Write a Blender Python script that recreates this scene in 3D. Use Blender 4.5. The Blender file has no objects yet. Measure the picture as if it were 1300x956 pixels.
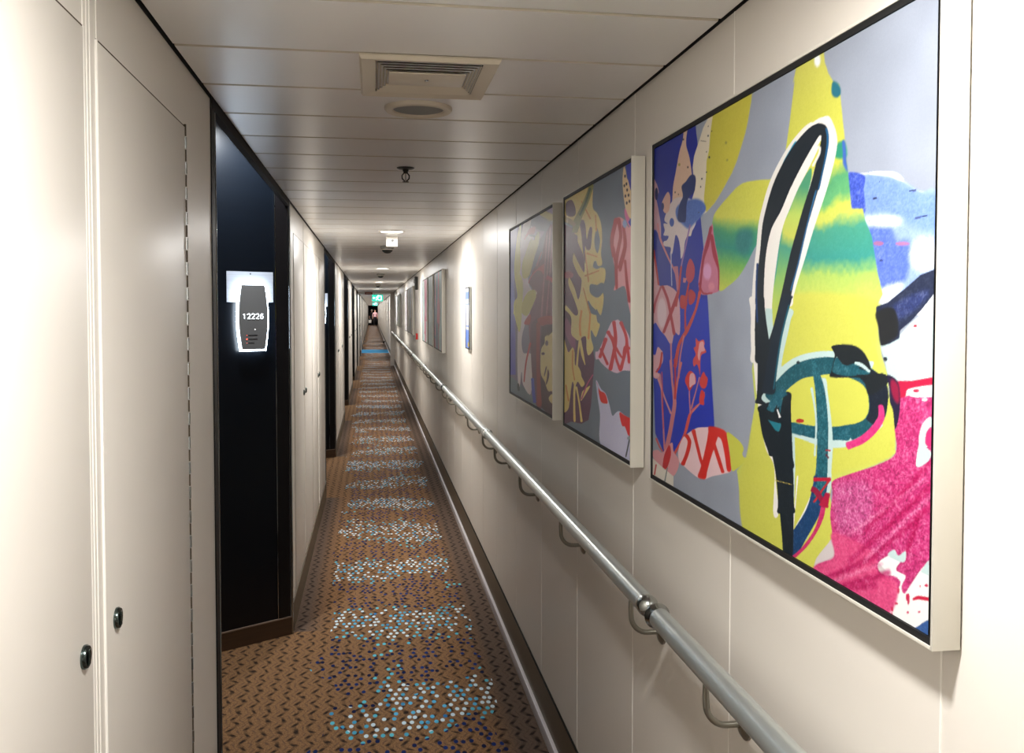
import bpy, bmesh, math, random
import numpy as np
from mathutils import Vector, Matrix

# ------------------------------------------------------------------ camera, world, lamps, exposure
SC = bpy.context.scene
COL = SC.collection
PI = math.pi
EYE = 1.66                  # lens height above the carpet
CEIL = EYE + .55            # underside of the slatted ceiling
XR, XL = .665, -.412        # wall faces
STEP = 5.6                  # the corridor repeats every 5.6 m
END = 104.

cam_data = bpy.data.cameras.new('camera')
cam = bpy.data.objects.new('camera', cam_data)
COL.objects.link(cam)
cam.location = (0, 0, EYE)
cam.rotation_euler = (math.radians(90 - 1.9932), 0, math.radians(-8.9077))
cam_data.sensor_width = 36
cam_data.lens = 1135 / 1300 * 36
cam_data.shift_y = (433.5 - 478) / 1300
cam_data.clip_start = .02
cam_data.clip_end = 300
SC.camera = cam

world = bpy.data.worlds.new('world')
world.use_nodes = True
world.node_tree.nodes['Background'].inputs[0].default_value = (.9, .93, 1, 1)
world.node_tree.nodes['Background'].inputs[1].default_value = .02
SC.world = world
SC.view_settings.view_transform = 'Standard'
SC.view_settings.look = 'None'
SC.view_settings.gamma = 1
SC.view_settings.use_curve_mapping = False
SC.view_settings.exposure = -0.24

LIGHT_Y = [.70 + STEP * k for k in range(-1, 18)]     # round downlights in the corridor ceiling
LIGHT_X = .14
DOWN_W = 34.0            # corridor downlight power
ALC_W = 34.0              # recess downlight power
SIGN_E = 22.0             # door sign halo

# ------------------------------------------------------------------ node helpers
def srgb(r, g, b):
    f = lambda c: (c / 255 / 12.92) if c / 255 <= .04045 else ((c / 255 + .055) / 1.055) ** 2.4
    return (f(r), f(g), f(b), 1)

class NT:
    def __init__(s, mat): s.t = mat.node_tree; s.n = s.t.nodes; s.l = s.t.links
    def put(s, sock, v):
        if hasattr(v, 'is_output') or isinstance(v, bpy.types.NodeSocket): s.l.new(v, sock)
        else: sock.default_value = v
    def m(s, op, a, b=None, c=None):
        nd = s.n.new('ShaderNodeMath'); nd.operation = op
        s.put(nd.inputs[0], a)
        if b is not None: s.put(nd.inputs[1], b)
        if c is not None: s.put(nd.inputs[2], c)
        return nd.outputs[0]
    def mix(s, f, a, b):
        nd = s.n.new('ShaderNodeMix'); nd.data_type = 'RGBA'
        s.put(nd.inputs[0], f); s.put(nd.inputs[6], a); s.put(nd.inputs[7], b)
        return nd.outputs[2]
    def coord(s, scale=(1, 1, 1)):
        g = s.n.new('ShaderNodeNewGeometry')
        mp = s.n.new('ShaderNodeMapping'); mp.inputs['Scale'].default_value = scale
        s.l.new(g.outputs['Position'], mp.inputs[0]); return mp.outputs[0]
    def noise(s, vec, scale=5, detail=2, rough=.5):
        nd = s.n.new('ShaderNodeTexNoise'); s.l.new(vec, nd.inputs['Vector'])
        nd.inputs['Scale'].default_value = scale; nd.inputs['Detail'].default_value = detail
        nd.inputs['Roughness'].default_value = rough
        return nd.outputs['Fac']
    def rnd(s, x, y, z=0.):
        c = s.n.new('ShaderNodeCombineXYZ'); s.put(c.inputs[0], x); s.put(c.inputs[1], y); s.put(c.inputs[2], z)
        w = s.n.new('ShaderNodeTexWhiteNoise'); w.noise_dimensions = '3D'; s.l.new(c.outputs[0], w.inputs[0])
        return w.outputs['Value']
    def bump(s, h, strength=.2, dist=.002):
        b = s.n.new('ShaderNodeBump'); b.inputs['Strength'].default_value = strength
        b.inputs['Distance'].default_value = dist; s.l.new(h, b.inputs['Height']); return b.outputs[0]

def mat(name, col, rough=.5, metal=0., spec=.5, tint=.06, scale=6., stretch=(1, 1, 1), bump=0., coat=0., emit=None, es=1., bscale=None):
    m = bpy.data.materials.new(name); m.use_nodes = True
    t = NT(m); p = t.n['Principled BSDF']
    vec = t.coord(stretch)
    nz = t.noise(vec, scale, 3)
    c = srgb(*col)
    d = tuple(max(0, v * (1 - tint * 2)) for v in c[:3]) + (1,)
    e = tuple(min(1, v * (1 + tint)) for v in c[:3]) + (1,)
    t.l.new(t.mix(nz, d, e), p.inputs['Base Color'])
    p.inputs['Roughness'].default_value = rough
    p.inputs['Metallic'].default_value = metal
    p.inputs['Specular IOR Level'].default_value = spec
    p.inputs['Coat Weight'].default_value = coat
    if bump:
        b = t.noise(vec, bscale or scale * 8, 2)
        t.l.new(t.bump(b, bump), p.inputs['Normal'])
    if emit:
        p.inputs['Emission Color'].default_value = srgb(*emit)
        p.inputs['Emission Strength'].default_value = es
    return m

M = dict(
    wall=mat('cream_wall_laminate', (222, 216, 207), .38, spec=.4, tint=.03, scale=2, bump=.03, bscale=300),
    wall_joint=mat('pale_wall_joint', (246, 242, 234), .4, tint=.02),
    door=mat('beige_door_laminate', (220, 214, 205), .36, spec=.4, tint=.03, scale=2, bump=.03, bscale=300),
    door_gap2=mat('shallow_door_gap', (150, 138, 120), .6),
    gap=mat('dark_door_gap', (70, 58, 42), .7),
    ceil=mat('painted_metal_ceiling_slat', (247, 246, 244), .30, metal=.05, spec=.8, tint=.02, scale=3),
    ceil_edge=mat('slat_edge', (206, 198, 182), .45, tint=.02),
    plenum=mat('dark_ceiling_void', (14, 14, 15), .8),
    black=mat('black_satin_trim', (8, 9, 11), .5, spec=.15),
    panel=mat('black_navy_panel', (4, 9, 17), .34, spec=.3, tint=.15, scale=3, stretch=(1, 1, 40)),
    post=mat('dark_brown_post', (12, 10, 12), .4, spec=.3),
    steel=mat('satin_steel', (176, 180, 178), .22, metal=1., tint=.04),
    bead=mat('polished_corner_bead', (150, 155, 158), .12, metal=1., tint=.02),
    rail=mat('silver_painted_rail', (190, 196, 194), .3, metal=.75, tint=.03, scale=20),
    rod=mat('bracket_metal', (150, 148, 138), .3, metal=.9, tint=.05),
    base=mat('brown_baseboard', (98, 84, 64), .5, tint=.1, scale=6, stretch=(1, 8, 8)),
    wood=mat('dark_wood_plinth', (74, 52, 34), .45, tint=.25, scale=4, stretch=(1, 1, 14)),
    plinth_edge=mat('plinth_top_edge', (130, 110, 96), .4),
    strip=mat('pale_floor_strip', (206, 200, 202), .35, tint=.03),
    frame=mat('champagne_frame_metal', (214, 210, 198), .42, metal=.25, spec=.5, tint=.02, scale=4),
    gapblack=mat('black_frame_gap', (9, 10, 12), .6),
    white=mat('white_plastic', (226, 222, 212), .4, tint=.02),
    vent=mat('cream_painted_vent', (226, 216, 196), .4, tint=.02),
    grille=mat('grey_speaker_grille', (150, 150, 146), .6, tint=.05, scale=200, bump=.4, bscale=900),
    dark=mat('dark_grey_metal', (58, 58, 56), .4, metal=.6),
    latch=mat('dark_chrome_latch', (92, 104, 102), .18, metal=1.),
    lamp=mat('glowing_lamp_lens', (255, 255, 255), .5, emit=(255, 250, 240), es=14),
    halo=mat('glowing_sign_edge', (255, 255, 255), .5, emit=(226, 242, 255), es=SIGN_E),
    signbody=mat('grey_sign_face', (112, 112, 112), .4, tint=.04),
    signplate=mat('brushed_sign_backplate', (186, 192, 204), .5, metal=.1, tint=.15, scale=5, stretch=(1, 1, 60)),
    digit=mat('lit_number', (255, 255, 255), .5, emit=(238, 250, 255), es=5),
    redled=mat('red_indicator', (255, 80, 60), .4, emit=(255, 90, 70), es=3),
    whiteled=mat('white_indicator', (240, 240, 240), .4, emit=(255, 255, 255), es=2),
    exitgreen=mat('lit_exit_green', (20, 150, 110), .4, emit=(30, 190, 165), es=1.6),
    exitwhite=mat('lit_exit_white', (255, 255, 255), .4, emit=(225, 255, 245), es=4),
    red=mat('red_plastic', (170, 24, 20), .4),
    skin=mat('skin', (206, 160, 136), .5), pink=mat('pink_cloth', (226, 178, 184), .8),
    trouser=mat('black_cloth', (20, 20, 26), .8), hairp=mat('pale_hair', (220, 214, 200), .7), hair=mat('brown_hair', (70, 52, 40), .7),
    bag=mat('white_bag_cloth', (232, 228, 222), .7),
)

# ------------------------------------------------------------------ mesh helpers
class MB:
    """collects shapes with material slots and links them as ONE mesh object"""
    def __init__(s): s.bm = bmesh.new(); s.mats = []
    def slot(s, m):
        if m not in s.mats: s.mats.append(m)
        return s.mats.index(m)
    def box(s, a, b, m, bevel=0.):
        x0, y0, z0 = a; x1, y1, z1 = b
        vs = [s.bm.verts.new(p) for p in ((x0, y0, z0), (x1, y0, z0), (x1, y1, z0), (x0, y1, z0), (x0, y0, z1), (x1, y0, z1), (x1, y1, z1), (x0, y1, z1))]
        fs = [s.bm.faces.new([vs[i] for i in q]) for q in ((3, 2, 1, 0), (4, 5, 6, 7), (0, 1, 5, 4), (1, 2, 6, 5), (2, 3, 7, 6), (3, 0, 4, 7))]
        k = s.slot(m)
        for f in fs: f.material_index = k
        if bevel:
            es = list({e for f in fs for e in f.edges})
            r = bmesh.ops.bevel(s.bm, geom=es, offset=bevel, segments=2, affect='EDGES', profile=.6)
            for f in r['faces']: f.material_index = k; f.smooth = True
        return s
    def prism(s, pts, o, ax, ay, n, t, m):
        """outline pts (2D) in the plane o + u*ax + v*ay, thickness t along n"""
        o, ax, ay, n = Vector(o), Vector(ax), Vector(ay), Vector(n)
        A = [s.bm.verts.new(o + ax * u + ay * v) for u, v in pts]
        B = [s.bm.verts.new(o + ax * u + ay * v + n * t) for u, v in pts]
        k = s.slot(m); c = len(pts)
        fs = [s.bm.faces.new(A[::-1]), s.bm.faces.new(B)]
        for i in range(c): fs.append(s.bm.faces.new([A[i], A[(i + 1) % c], B[(i + 1) % c], B[i]]))
        for f in fs: f.material_index = k
        return s
    def tube(s, pts, r, m, seg=16, cap=True):
        pts = [Vector(p) for p in pts]; k = s.slot(m); rings = []
        up = None
        for i, p in enumerate(pts):
            d = (pts[min(i + 1, len(pts) - 1)] - pts[max(i - 1, 0)]).normalized()
            if up is None: up = d.orthogonal().normalized()
            up = (up - d * up.dot(d)).normalized(); sd = d.cross(up)
            rr = r[i] if isinstance(r, (list, tuple)) else r
            rings.append([s.bm.verts.new(p + (up * math.cos(a) + sd * math.sin(a)) * rr) for a in [2 * PI * j / seg for j in range(seg)]])
        for A, B in zip(rings, rings[1:]):
            for j in range(seg):
                f = s.bm.faces.new([A[j], A[(j + 1) % seg], B[(j + 1) % seg], B[j]]); f.material_index = k; f.smooth = True
        if cap:
            for R, rev in ((rings[0], 1), (rings[-1], 0)):
                f = s.bm.faces.new(R[::-1] if rev else R); f.material_index = k
        return s
    def lathe(s, prof, o, axis, m, seg=32):
        """profile (radius, height) turned round axis through o"""
        o, ax = Vector(o), Vector(axis).normalized(); u = ax.orthogonal().normalized(); v = ax.cross(u)
        k = s.slot(m); rings = []
        for r, h in prof:
            if r < 1e-6: rings.append([s.bm.verts.new(o + ax * h)])
            else: rings.append([s.bm.verts.new(o + ax * h + (u * math.cos(a) + v * math.sin(a)) * r) for a in [2 * PI * j / seg for j in range(seg)]])
        for A, B in zip(rings, rings[1:]):
            for j in range(seg):
                j2 = (j + 1) % seg
                q = [A[0], B[j2], B[j]] if len(A) == 1 else ([A[j], A[j2], B[0]] if len(B) == 1 else [A[j], A[j2], B[j2], B[j]])
                if len(A) == 1 and len(B) == 1: continue
                f = s.bm.faces.new(q); f.material_index = k; f.smooth = True
        return s
    def face(s, pts, m):
        f = s.bm.faces.new([s.bm.verts.new(p) for p in pts]); f.material_index = s.slot(m); return s
    def build(s, name, parent=None, sharp=True):
        bmesh.ops.recalc_face_normals(s.bm, faces=s.bm.faces)
        me = bpy.data.meshes.new(name); s.bm.to_mesh(me); s.bm.free()
        for m in s.mats: me.materials.append(m)
        if sharp:
            try: me.set_sharp_from_angle(angle=math.radians(40))
            except Exception: pass
        o = bpy.data.objects.new(name, me); COL.objects.link(o)
        if parent is not None: o.parent = parent
        return o

def tag(o, label=None, cat=None, group=None, kind=None):
    if label: o['label'] = label
    if cat: o['category'] = cat
    if group: o['group'] = group
    if kind: o['kind'] = kind
    return o
def thing(name, loc, label, cat, group=None, rz=0.):
    o = bpy.data.objects.new(name, None); COL.objects.link(o)
    o.location = loc; o.rotation_euler = (0, 0, rz); o.empty_display_size = .1
    return tag(o, label, cat, group)
def struct(mb, name, label=None):
    return tag(mb.build(name), label, None, None, 'structure')
def copy_thing(root, loc, label, group=None):
    r = root.copy(); COL.objects.link(r); r.location = loc; r['label'] = label
    if group: r['group'] = group
    for ch in list(root.children):
        c = ch.copy(); COL.objects.link(c); c.parent = r
        for g in list(ch.children):
            d = g.copy(); COL.objects.link(d); d.parent = c
    return r

# ------------------------------------------------------------------ carpet
def carpet():
    m = bpy.data.materials.new('zigzag_carpet'); m.use_nodes = True
    t = NT(m); p = t.n['Principled BSDF']
    g = t.n.new('ShaderNodeNewGeometry'); sx = t.n.new('ShaderNodeSeparateXYZ'); t.l.new(g.outputs['Position'], sx.inputs[0])
    x, y = sx.outputs[0], sx.outputs[1]
    pos = g.outputs['Position']
    nz = t.noise(pos, 14, 2); nf = t.noise(pos, 160, 2); nb = t.noise(pos, 2.2, 1)
    # wavering dark zigzag strokes that run along the corridor
    def zig(py, amp, pitch, off, wid, ph, soft):
        w = t.m('ADD', t.m('DIVIDE', y, py), t.m('MULTIPLY', nz, .5))
        tri = t.m('PINGPONG', w, .5)
        u = t.m('ADD', t.m('DIVIDE', t.m('ADD', x, t.m('MULTIPLY', tri, amp)), pitch), off)
        u = t.m('ADD', u, t.m('MULTIPLY', nz, .5))
        d = t.m('ABSOLUTE', t.m('SUBTRACT', t.m('FRACT', u), .5))
        on = t.m('MULTIPLY_ADD', t.m('SINE', t.m('MULTIPLY', t.m('ADD', w, ph), 4 * PI)), .35, .62)
        s = t.m('MAXIMUM', t.m('MINIMUM', t.m('MULTIPLY', t.m('SUBTRACT', wid, d), soft), 1.), 0.)
        return t.m('MULTIPLY', s, on)
    z1 = zig(.105, .058, .062, 0., .20, 0., 8.)
    z2 = zig(.105, .058, .062, .45, .10, .25, 10.)
    orange = srgb(160, 120, 82); orange2 = srgb(100, 74, 52); drk = srgb(34, 28, 26); gry = srgb(84, 76, 72)
    base = t.mix(t.m('MULTIPLY_ADD', t.m('SUBTRACT', nf, .5), 2.2, .5), orange2, orange)
    # brownish border on the right; on the left, wall shade painted into the carpet
    edge = t.m('MULTIPLY', t.m('SUBTRACT', t.m('ABSOLUTE', t.m('SUBTRACT', x, .1)), .34), 9.)
    edge = t.m('MAXIMUM', t.m('MINIMUM', edge, 1.), 0.)
    # the painted shade stops where the recesses open on the left
    ph = t.m('FRACT', t.m('DIVIDE', t.m('SUBTRACT', y, 2.43), STEP))
    mouth = t.m('MULTIPLY', t.m('LESS_THAN', ph, 2.25 / STEP), t.m('LESS_THAN', x, .1))
    left = t.m('SUBTRACT', 1., mouth)
    base = t.mix(t.m('MULTIPLY', t.m('MULTIPLY', edge, left), .75), base, gry)
    base = t.mix(z1, base, drk)
    base = t.mix(t.m('MULTIPLY', z2, .8), base, srgb(84, 66, 58))
    # tufted dots on a staggered grid, white / cyan in bands, navy between
    px_, py_ = .031, .046
    row = t.m('FLOOR', t.m('DIVIDE', y, py_))
    cx = t.m('ADD', t.m('DIVIDE', x, px_), t.m('MULTIPLY', t.m('MODULO', row, 2.), .5))
    cc = t.m('FLOOR', cx)
    r1 = t.rnd(cc, row, 1.); r2 = t.rnd(cc, row, 7.); r3 = t.rnd(cc, row, 13.)
    lx = t.m('SUBTRACT', t.m('SUBTRACT', t.m('FRACT', cx), .5), t.m('MULTIPLY', t.m('SUBTRACT', r2, .5), .4))
    ly = t.m('SUBTRACT', t.m('FRACT', t.m('DIVIDE', y, py_)), t.m('MULTIPLY_ADD', r3, .3, .35))
    d = t.m('SQRT', t.m('ADD', t.m('POWER', t.m('DIVIDE', lx, .33), 2.), t.m('POWER', t.m('DIVIDE', ly, .38), 2.)))
    dot = t.m('MAXIMUM', t.m('MINIMUM', t.m('MULTIPLY', t.m('SUBTRACT', 1., d), 4.), 1.), 0.)
    B = t.m('MULTIPLY_ADD', t.m('SINE', t.m('MULTIPLY', t.m('SUBTRACT', y, 4.50), 2 * PI / .98)), .5, .5)
    B = t.m('ADD', t.m('MULTIPLY_ADD', B, .8, .08), t.m('MULTIPLY', t.m('SUBTRACT', nb, .5), 1.7))
    lim = t.m('LESS_THAN', t.m('ABSOLUTE', t.m('SUBTRACT', x, .13)), t.m('MULTIPLY_ADD', nb, .3, .22))
    whiteband = t.m('GREATER_THAN', t.m('ADD', B, t.m('MULTIPLY', r3, .5)), .98)
    cyan = t.m('GREATER_THAN', t.m('ADD', B, t.m('MULTIPLY', r2, .4)), .72)
    prob = t.m('ADD', t.m('MULTIPLY', whiteband, .14), t.m('MULTIPLY_ADD', cyan, .12, .46))
    on = t.m('MULTIPLY', t.m('LESS_THAN', r1, prob), lim)
    navy = t.mix(r2, srgb(14, 20, 50), srgb(30, 50, 108))
    cyn = t.mix(r2, srgb(44, 112, 170), srgb(96, 190, 205))
    wht = t.mix(t.m('GREATER_THAN', r3, .5), srgb(90, 176, 214), srgb(206, 224, 232))
    dc = t.mix(cyan, navy, cyn); dc = t.mix(whiteband, dc, wht)
    colr = t.mix(t.m('MULTIPLY', dot, on), base, dc)
    # blue band of carpet before the fire door
    blue = t.m('MULTIPLY', t.m('GREATER_THAN', y, 35.2), t.m('LESS_THAN', y, 38.2))
    colr = t.mix(blue, colr, srgb(70, 150, 196))
    t.l.new(colr, p.inputs['Base Color'])
    p.inputs['Roughness'].default_value = .95; p.inputs['Specular IOR Level'].default_value = .1
    hgt = t.m('SUBTRACT', nf, t.m('MULTIPLY', z1, .8))
    t.l.new(t.bump(hgt, .5, .004), p.inputs['Normal'])
    return m
M['carpet'] = carpet()

# ------------------------------------------------------------------ structure
b = MB(); b.box((-.86, -6, -.05), (XR + .05, END, 0), M['carpet']); struct(b, 'floor', 'orange brown zigzag carpet with bands of white and blue dots')

# slatted ceiling
b = MB()
PITCH, g0 = .3238, 1.957
for i in range(int((-6 - g0) / PITCH) - 1, int((END - g0) / PITCH) + 1):
    ya, yb = g0 + PITCH * i + .0045, g0 + PITCH * (i + 1) - .0045
    if yb > END or ya < -6: continue
    z = CEIL
    pr = [(ya, z + .016), (ya, z + .003), (ya + .003, z), (yb - .003, z), (yb, z + .003), (yb, z + .016)]
    for (y0, z0), (y1, z1), mm in zip(pr, pr[1:], ('ceil_edge', 'ceil_edge', 'ceil', 'ceil_edge', 'ceil_edge')):
        b.face([(-.402, y0, z0), (.654, y0, z0), (.654, y1, z1), (-.402, y1, z1)], M[mm])
    for xx in (-.402, .654):
        b.face([(xx, q[0], q[1]) for q in pr], M['ceil_edge'])
struct(b, 'ceiling', 'long pale ceiling of wide metal slats laid across the corridor')
b = MB(); b.box((XL - .005, -6, CEIL + .06), (XR + .02, END, CEIL + .08), M['plenum']); struct(b, 'ceiling')

# right wall with joints, baseboard and pale strip
b = MB(); b.box((XR, -6, 0), (XR + .04, END, CEIL + .06), M['wall'])
y = 1.586 - .632 * 12
while y < 27:
    w_ = .0015 if y < 2.4 else .0008
    b.box((XR - .0008, y - w_, .205), (XR, y + w_, CEIL + .05), M['wall_joint']); y += .632
b.box((XR - .0015, -6, CEIL + .001), (XR, END, CEIL + .06), M['plenum']); struct(b, 'wall_right', 'cream laminate wall carrying the paintings and handrail')  # wall top covered in black so the ceiling gap reads as shade
b = MB(); b.box((XR - .003, -6, .05), (XR, END, .203), M['base'])
b.box((XR - .005, -6, .196), (XR, END, .203), M['black']); struct(b, 'baseboard_right')
b = MB(); b.box((XR - .017, -6, 0), (XR, END, .05), M['strip'], .002); struct(b, 'trim_1', 'pale strip along the foot of the right wall')
b = MB(); b.box((-.86, -6.05, 0), (XR + .04, -6, 2.56), M['wall']); struct(b, 'wall_back')
b = MB(); b.box((-.86, END, 0), (XR + .04, END + .05, 2.56), M['black']); struct(b, 'wall_front')

# left wall: flat sections, and between them black lined recesses with angled panels
PD = Vector((.8517, .5240, 0))            # direction of the far angled panel
PN = Vector((.5240, -.8517, 0))           # its normal, towards the corridor
door_n = 0
def section(S, E, k):
    b = MB()
    b.box((XL - .03, S, 0), (XL, E, CEIL + .06), M['wall'])
    for yy in ([1.4065, 1.4215] if abs(S + .94) < .1 else [S + .93 + .01]):
        b.box((XL, yy - .0016, .15), (XL + .0012, yy + .0016, CEIL + .05), M['wall_joint'])
    if abs(S + .94) < .1:
        b.box((XL, 1.3875, 2.07), (XL + .0012, 1.3905, CEIL + .05), M['wall_joint'])
        b.box((XL, 1.4535, 2.07), (XL + .0012, 1.4560, CEIL + .05), M['wall_joint'])
    b.box((XL, S, CEIL - .001), (XL + .0015, E, CEIL + .06), M['plenum'])  # black strip painting the shade of the ceiling gap onto the wall top
    struct(b, 'wall_left')
    b = MB(); b.box((XL, S + .005, 0), (XL + .006, E - .035, .15), M['base']); b.box((XL, S + .005, .15), (XL + .008, E - .035, .156), M['base']); struct(b, 'baseboard_left')
    # corner caps and beads
    b = MB()
    b.box((XL - .03, E, 0), (XL + .001, E + .03, CEIL + .06), M['black'])
    b.box((XL + .0005, E - .020, 0), (XL + .003, E + .03, CEIL + .03), M['black'])
    b.tube([(XL - .004, E + .042, 0), (XL - .004, E + .042, CEIL)], .008, M['bead'], 12)
    b.tube([(XL + .001, S - .004, 0), (XL + .001, S - .004, CEIL)], .006, M['bead'], 12)
    struct(b, 'trim_2', 'black corner trim with a thin polished bead')
def recess(E, S, k):
    """black lined recess from y=E to y=S"""
    b = MB()
    top = 2.66
    b.box((XL - .39, E, 0), (XL - .36, S, top), M['panel'])                       # wall that holds the cabin doors
    # angled panel at the far end
    P1 = Vector((XL - .008, S - .004, 0)); P0 = P1 - PD * .46
    b.prism([(0, 0), (.46, 0), (.46, top), (0, top)], P0, PD, (0, 0, 1), -PN, .02, M['panel'])
    # its mirror at the near end, behind the wall corner
    Q1 = Vector((XL - .03, E + .03, 0)); QD = Vector((.8517, -.5240, 0)); Q0 = Q1 - QD * .43; QN = Vector((.5240, .8517, 0))
    b.prism([(0, 0), (.43, 0), (.43, top), (0, top)], Q0, QD, (0, 0, 1), -QN, .02, M['panel'])
    # post at the far corner
    b.prism([(.392, .09), (.46, .09), (.46, top), (.392, top)], P0, PD, (0, 0, 1), PN, .004, M['post'])
    b.prism([(.388, .09), (.392, .09), (.392, top), (.388, top)], P0, PD, (0, 0, 1), PN, .006, M['bead'])
    struct(b, 'wall_recess', 'black panel set at an angle in the cabin door recess')
    b = MB()
    b.prism([(0, 0), (.462, 0), (.462, .088), (0, .088)], P0, PD, (0, 0, 1), PN, .008, M['wood'])
    b.prism([(0, .088), (.462, .088), (.462, .094), (0, .094)], P0, PD, (0, 0, 1), PN, .010, M['plinth_edge'])
    struct(b, 'baseboard_recess', 'dark wood baseboard under the angled black panel')
    b = MB(); b.box((XL - .39, E, top - .06), (XL - .02, S, top - .04), M['plenum'])
    b.box((XL - .016, E, CEIL - .024), (XL + .004, S, top - .04), M['plenum']); b.box((XL - .019, E, CEIL - .024), (XL - .016, S, CEIL - .021), M['bead'])
    struct(b, 'ceiling_recess')
    # cabin door inside the recess
    if k < 6:
        b = MB(); x = XL - .36; yc = (E + S) / 2
        b.box((x, yc - .42, 0), (x + .012, yc + .42, 2.02), M['post'], .002)
        o = struct(b, 'door_%d' % (100 + k), 'dark cabin door inside the recess')
        c = MB(); c.lathe([(0, 0), (.026, 0), (.026, .008), (.012, .01), (.011, .05), (0, .05)], (x + .012, yc - .35, 1.0), (1, 0, 0), M['steel'], 20)
        c.tube([(x + .055, yc - .35, 1.0), (x + .06, yc - .22, 1.0)], .009, M['steel'])
        c.build('door_handle', o)
    # recess downlight
    lx, ly = XL - .165, S - .40
    f = thing('recess_downlight', (lx, ly, top - .06), 'small downlight hidden above the %s cabin door recess' % ORD[k], 'ceiling light', 'recess downlights')
    c = MB(); c.lathe([(.028, 0), (.04, 0), (.04, -.005), (.028, -.005), (.028, 0)], (0, 0, 0), (0, 0, 1), M['steel'], 24); c.build('trim_ring', f)
    c = MB(); c.lathe([(0, -.001), (.028, -.001)], (0, 0, 0), (0, 0, 1), M['lamp'], 24); c.build('lens', f)
    L = bpy.data.lights.new('recess_light', 'SPOT'); L.energy = ALC_W * 4; L.spot_size = math.radians(165); L.spot_blend = .5; L.shadow_soft_size = .035; L.color = (.93, .97, 1)
    lo = bpy.data.objects.new('recess_light', L); COL.objects.link(lo); lo.parent = f; lo.location = (0, 0, -.012)
ORD = {0: 'nearest', 1: 'second', 2: 'third', 3: 'fourth', 4: 'fifth', 5: 'sixth', 6: 'seventh', 7: 'eighth', 8: 'ninth', 9: 'tenth', 10: 'eleventh', 11: 'twelfth', 12: 'thirteenth', 13: 'fourteenth', 14: 'fifteenth', 15: 'sixteenth', 16: 'seventeenth', 17: 'eighteenth'}
for k in range(-1, 18):
    S = 4.66 + STEP * k; E = min(2.45 + STEP * (k + 1), END)
    section(max(S, -6), E, k)
    if k >= 0: recess(2.45 + STEP * k, S, k)
b = MB(); b.box((XL - .03, -6, 0), (XL, .0 - .94, CEIL + .06), M['wall']); struct(b, 'wall_left')

# locker doors in the left wall
def locker(y0, y1, lock, hinge, detail):
    global door_n
    door_n += 1
    b = MB(); b.box((XL, y0, .16), (XL + .003, y1, 2.068), M['door'], .0012 if detail else 0)
    o = struct(b, 'door_%d' % door_n, 'flush cream locker door with a round turn latch')
    g = MB(); gm = M['gap'] if detail and y1 < 3 else M['door_gap2']
    g.box((XL, y0, 2.068), (XL + .0016, y1, 2.0715), gm)
    gy = y1 if lock < (y0 + y1) / 2 else y0
    g.box((XL, gy - .0012, .16), (XL + .0014, gy + .0012, 2.07), gm)
    ly_ = y0 if lock < (y0 + y1) / 2 else y1
    g.box((XL, ly_ - .002, .16), (XL + .0034, ly_ + .002, 2.07), M['wall_joint'])
    g.build('door_gap', o)
    if hinge:
        h = MB(); z = .2; i = 0
        while z < 2.06:
            h.tube([(XL + .003, gy, z), (XL + .003, gy, z + .026)], .0036 if i % 2 else .0030, M['bead'] if i % 2 else M['gap'], 8); z += .028; i += 1
        h.build('piano_hinge', o)
    l = MB(); zz = EYE - .495
    l.lathe([(0, 0), (.017, 0), (.0175, .003), (.0155, .0065), (.012, .007), (.0115, .0045), (0, .0045)], (XL + .003, lock, zz), (1, 0, 0), M['latch'], 28)
    l.box((XL + .006, lock - .003, zz - .011), (XL + .012, lock + .003, zz + .011), M['latch'], .001)
    l.build('turn_latch', o)
for k in range(-1, 5):
    bs = -.945 + STEP * (k + 1)
    for (a, c, lk) in ((.24, .895, .85), (.955, 1.60, 1.01), (1.68, 2.33, 2.285), (2.395, 3.04, 2.449)):
        if bs + a < .3: continue
        locker(bs + a, bs + c, bs + lk, k == -1 and lk > 2, k < 1)

# fire door frame further down the corridor
b = MB()
b.box((XR - .12, 27, 0), (XR, 27.14, CEIL + .03), M['wall_joint'], .003)
b.box((XL, 27, 0), (XL + .03, 27.14, CEIL + .03), M['wall_joint'], .003)
b.box((XL + .03, 27, CEIL - .05), (XR - .12, 27.14, CEIL + .03), M['wall_joint'])
struct(b, 'trim_3', 'pale fire door frame standing proud of the corridor walls')
# ------------------------------------------------------------------ corridor lamps
def downlight(y, label):
    f = thing('ceiling_downlight', (LIGHT_X, y, CEIL), label, 'ceiling light', 'round corridor downlights')
    c = MB(); c.lathe([(.078, .004), (.092, 0), (.096, -.003), (.092, -.006), (.078, -.006), (.076, .002)], (0, 0, 0), (0, 0, 1), M['white'], 40); c.build('trim_ring', f)
    c = MB(); c.lathe([(0, -.004), (.077, -.003)], (0, 0, 0), (0, 0, 1), M['lamp'], 32); c.build('lens', f)
    L = bpy.data.lights.new('downlight', 'AREA'); L.shape = 'DISK'; L.size = .14; L.energy = DOWN_W; L.color = (1, .985, .965)
    lo = bpy.data.objects.new('downlight', L); COL.objects.link(lo); lo.parent = f; lo.location = (0, 0, -.009)
for i, y in enumerate(LIGHT_Y):
    n = ('first', 'second', 'third', 'fourth', 'fifth', 'sixth', 'seventh', 'eighth', 'ninth', 'tenth', 'eleventh', 'twelfth', 'thirteenth', 'fourteenth', 'fifteenth', 'sixteenth', 'seventeenth')
    lab = 'round ceiling downlight behind the viewer, out of the photo' if i == 0 else 'round ceiling downlight above the near painting' if i == 1 else 'glowing white round ceiling downlight, %s one visible down the corridor' % n[i - 2]
    downlight(y, lab)

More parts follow.
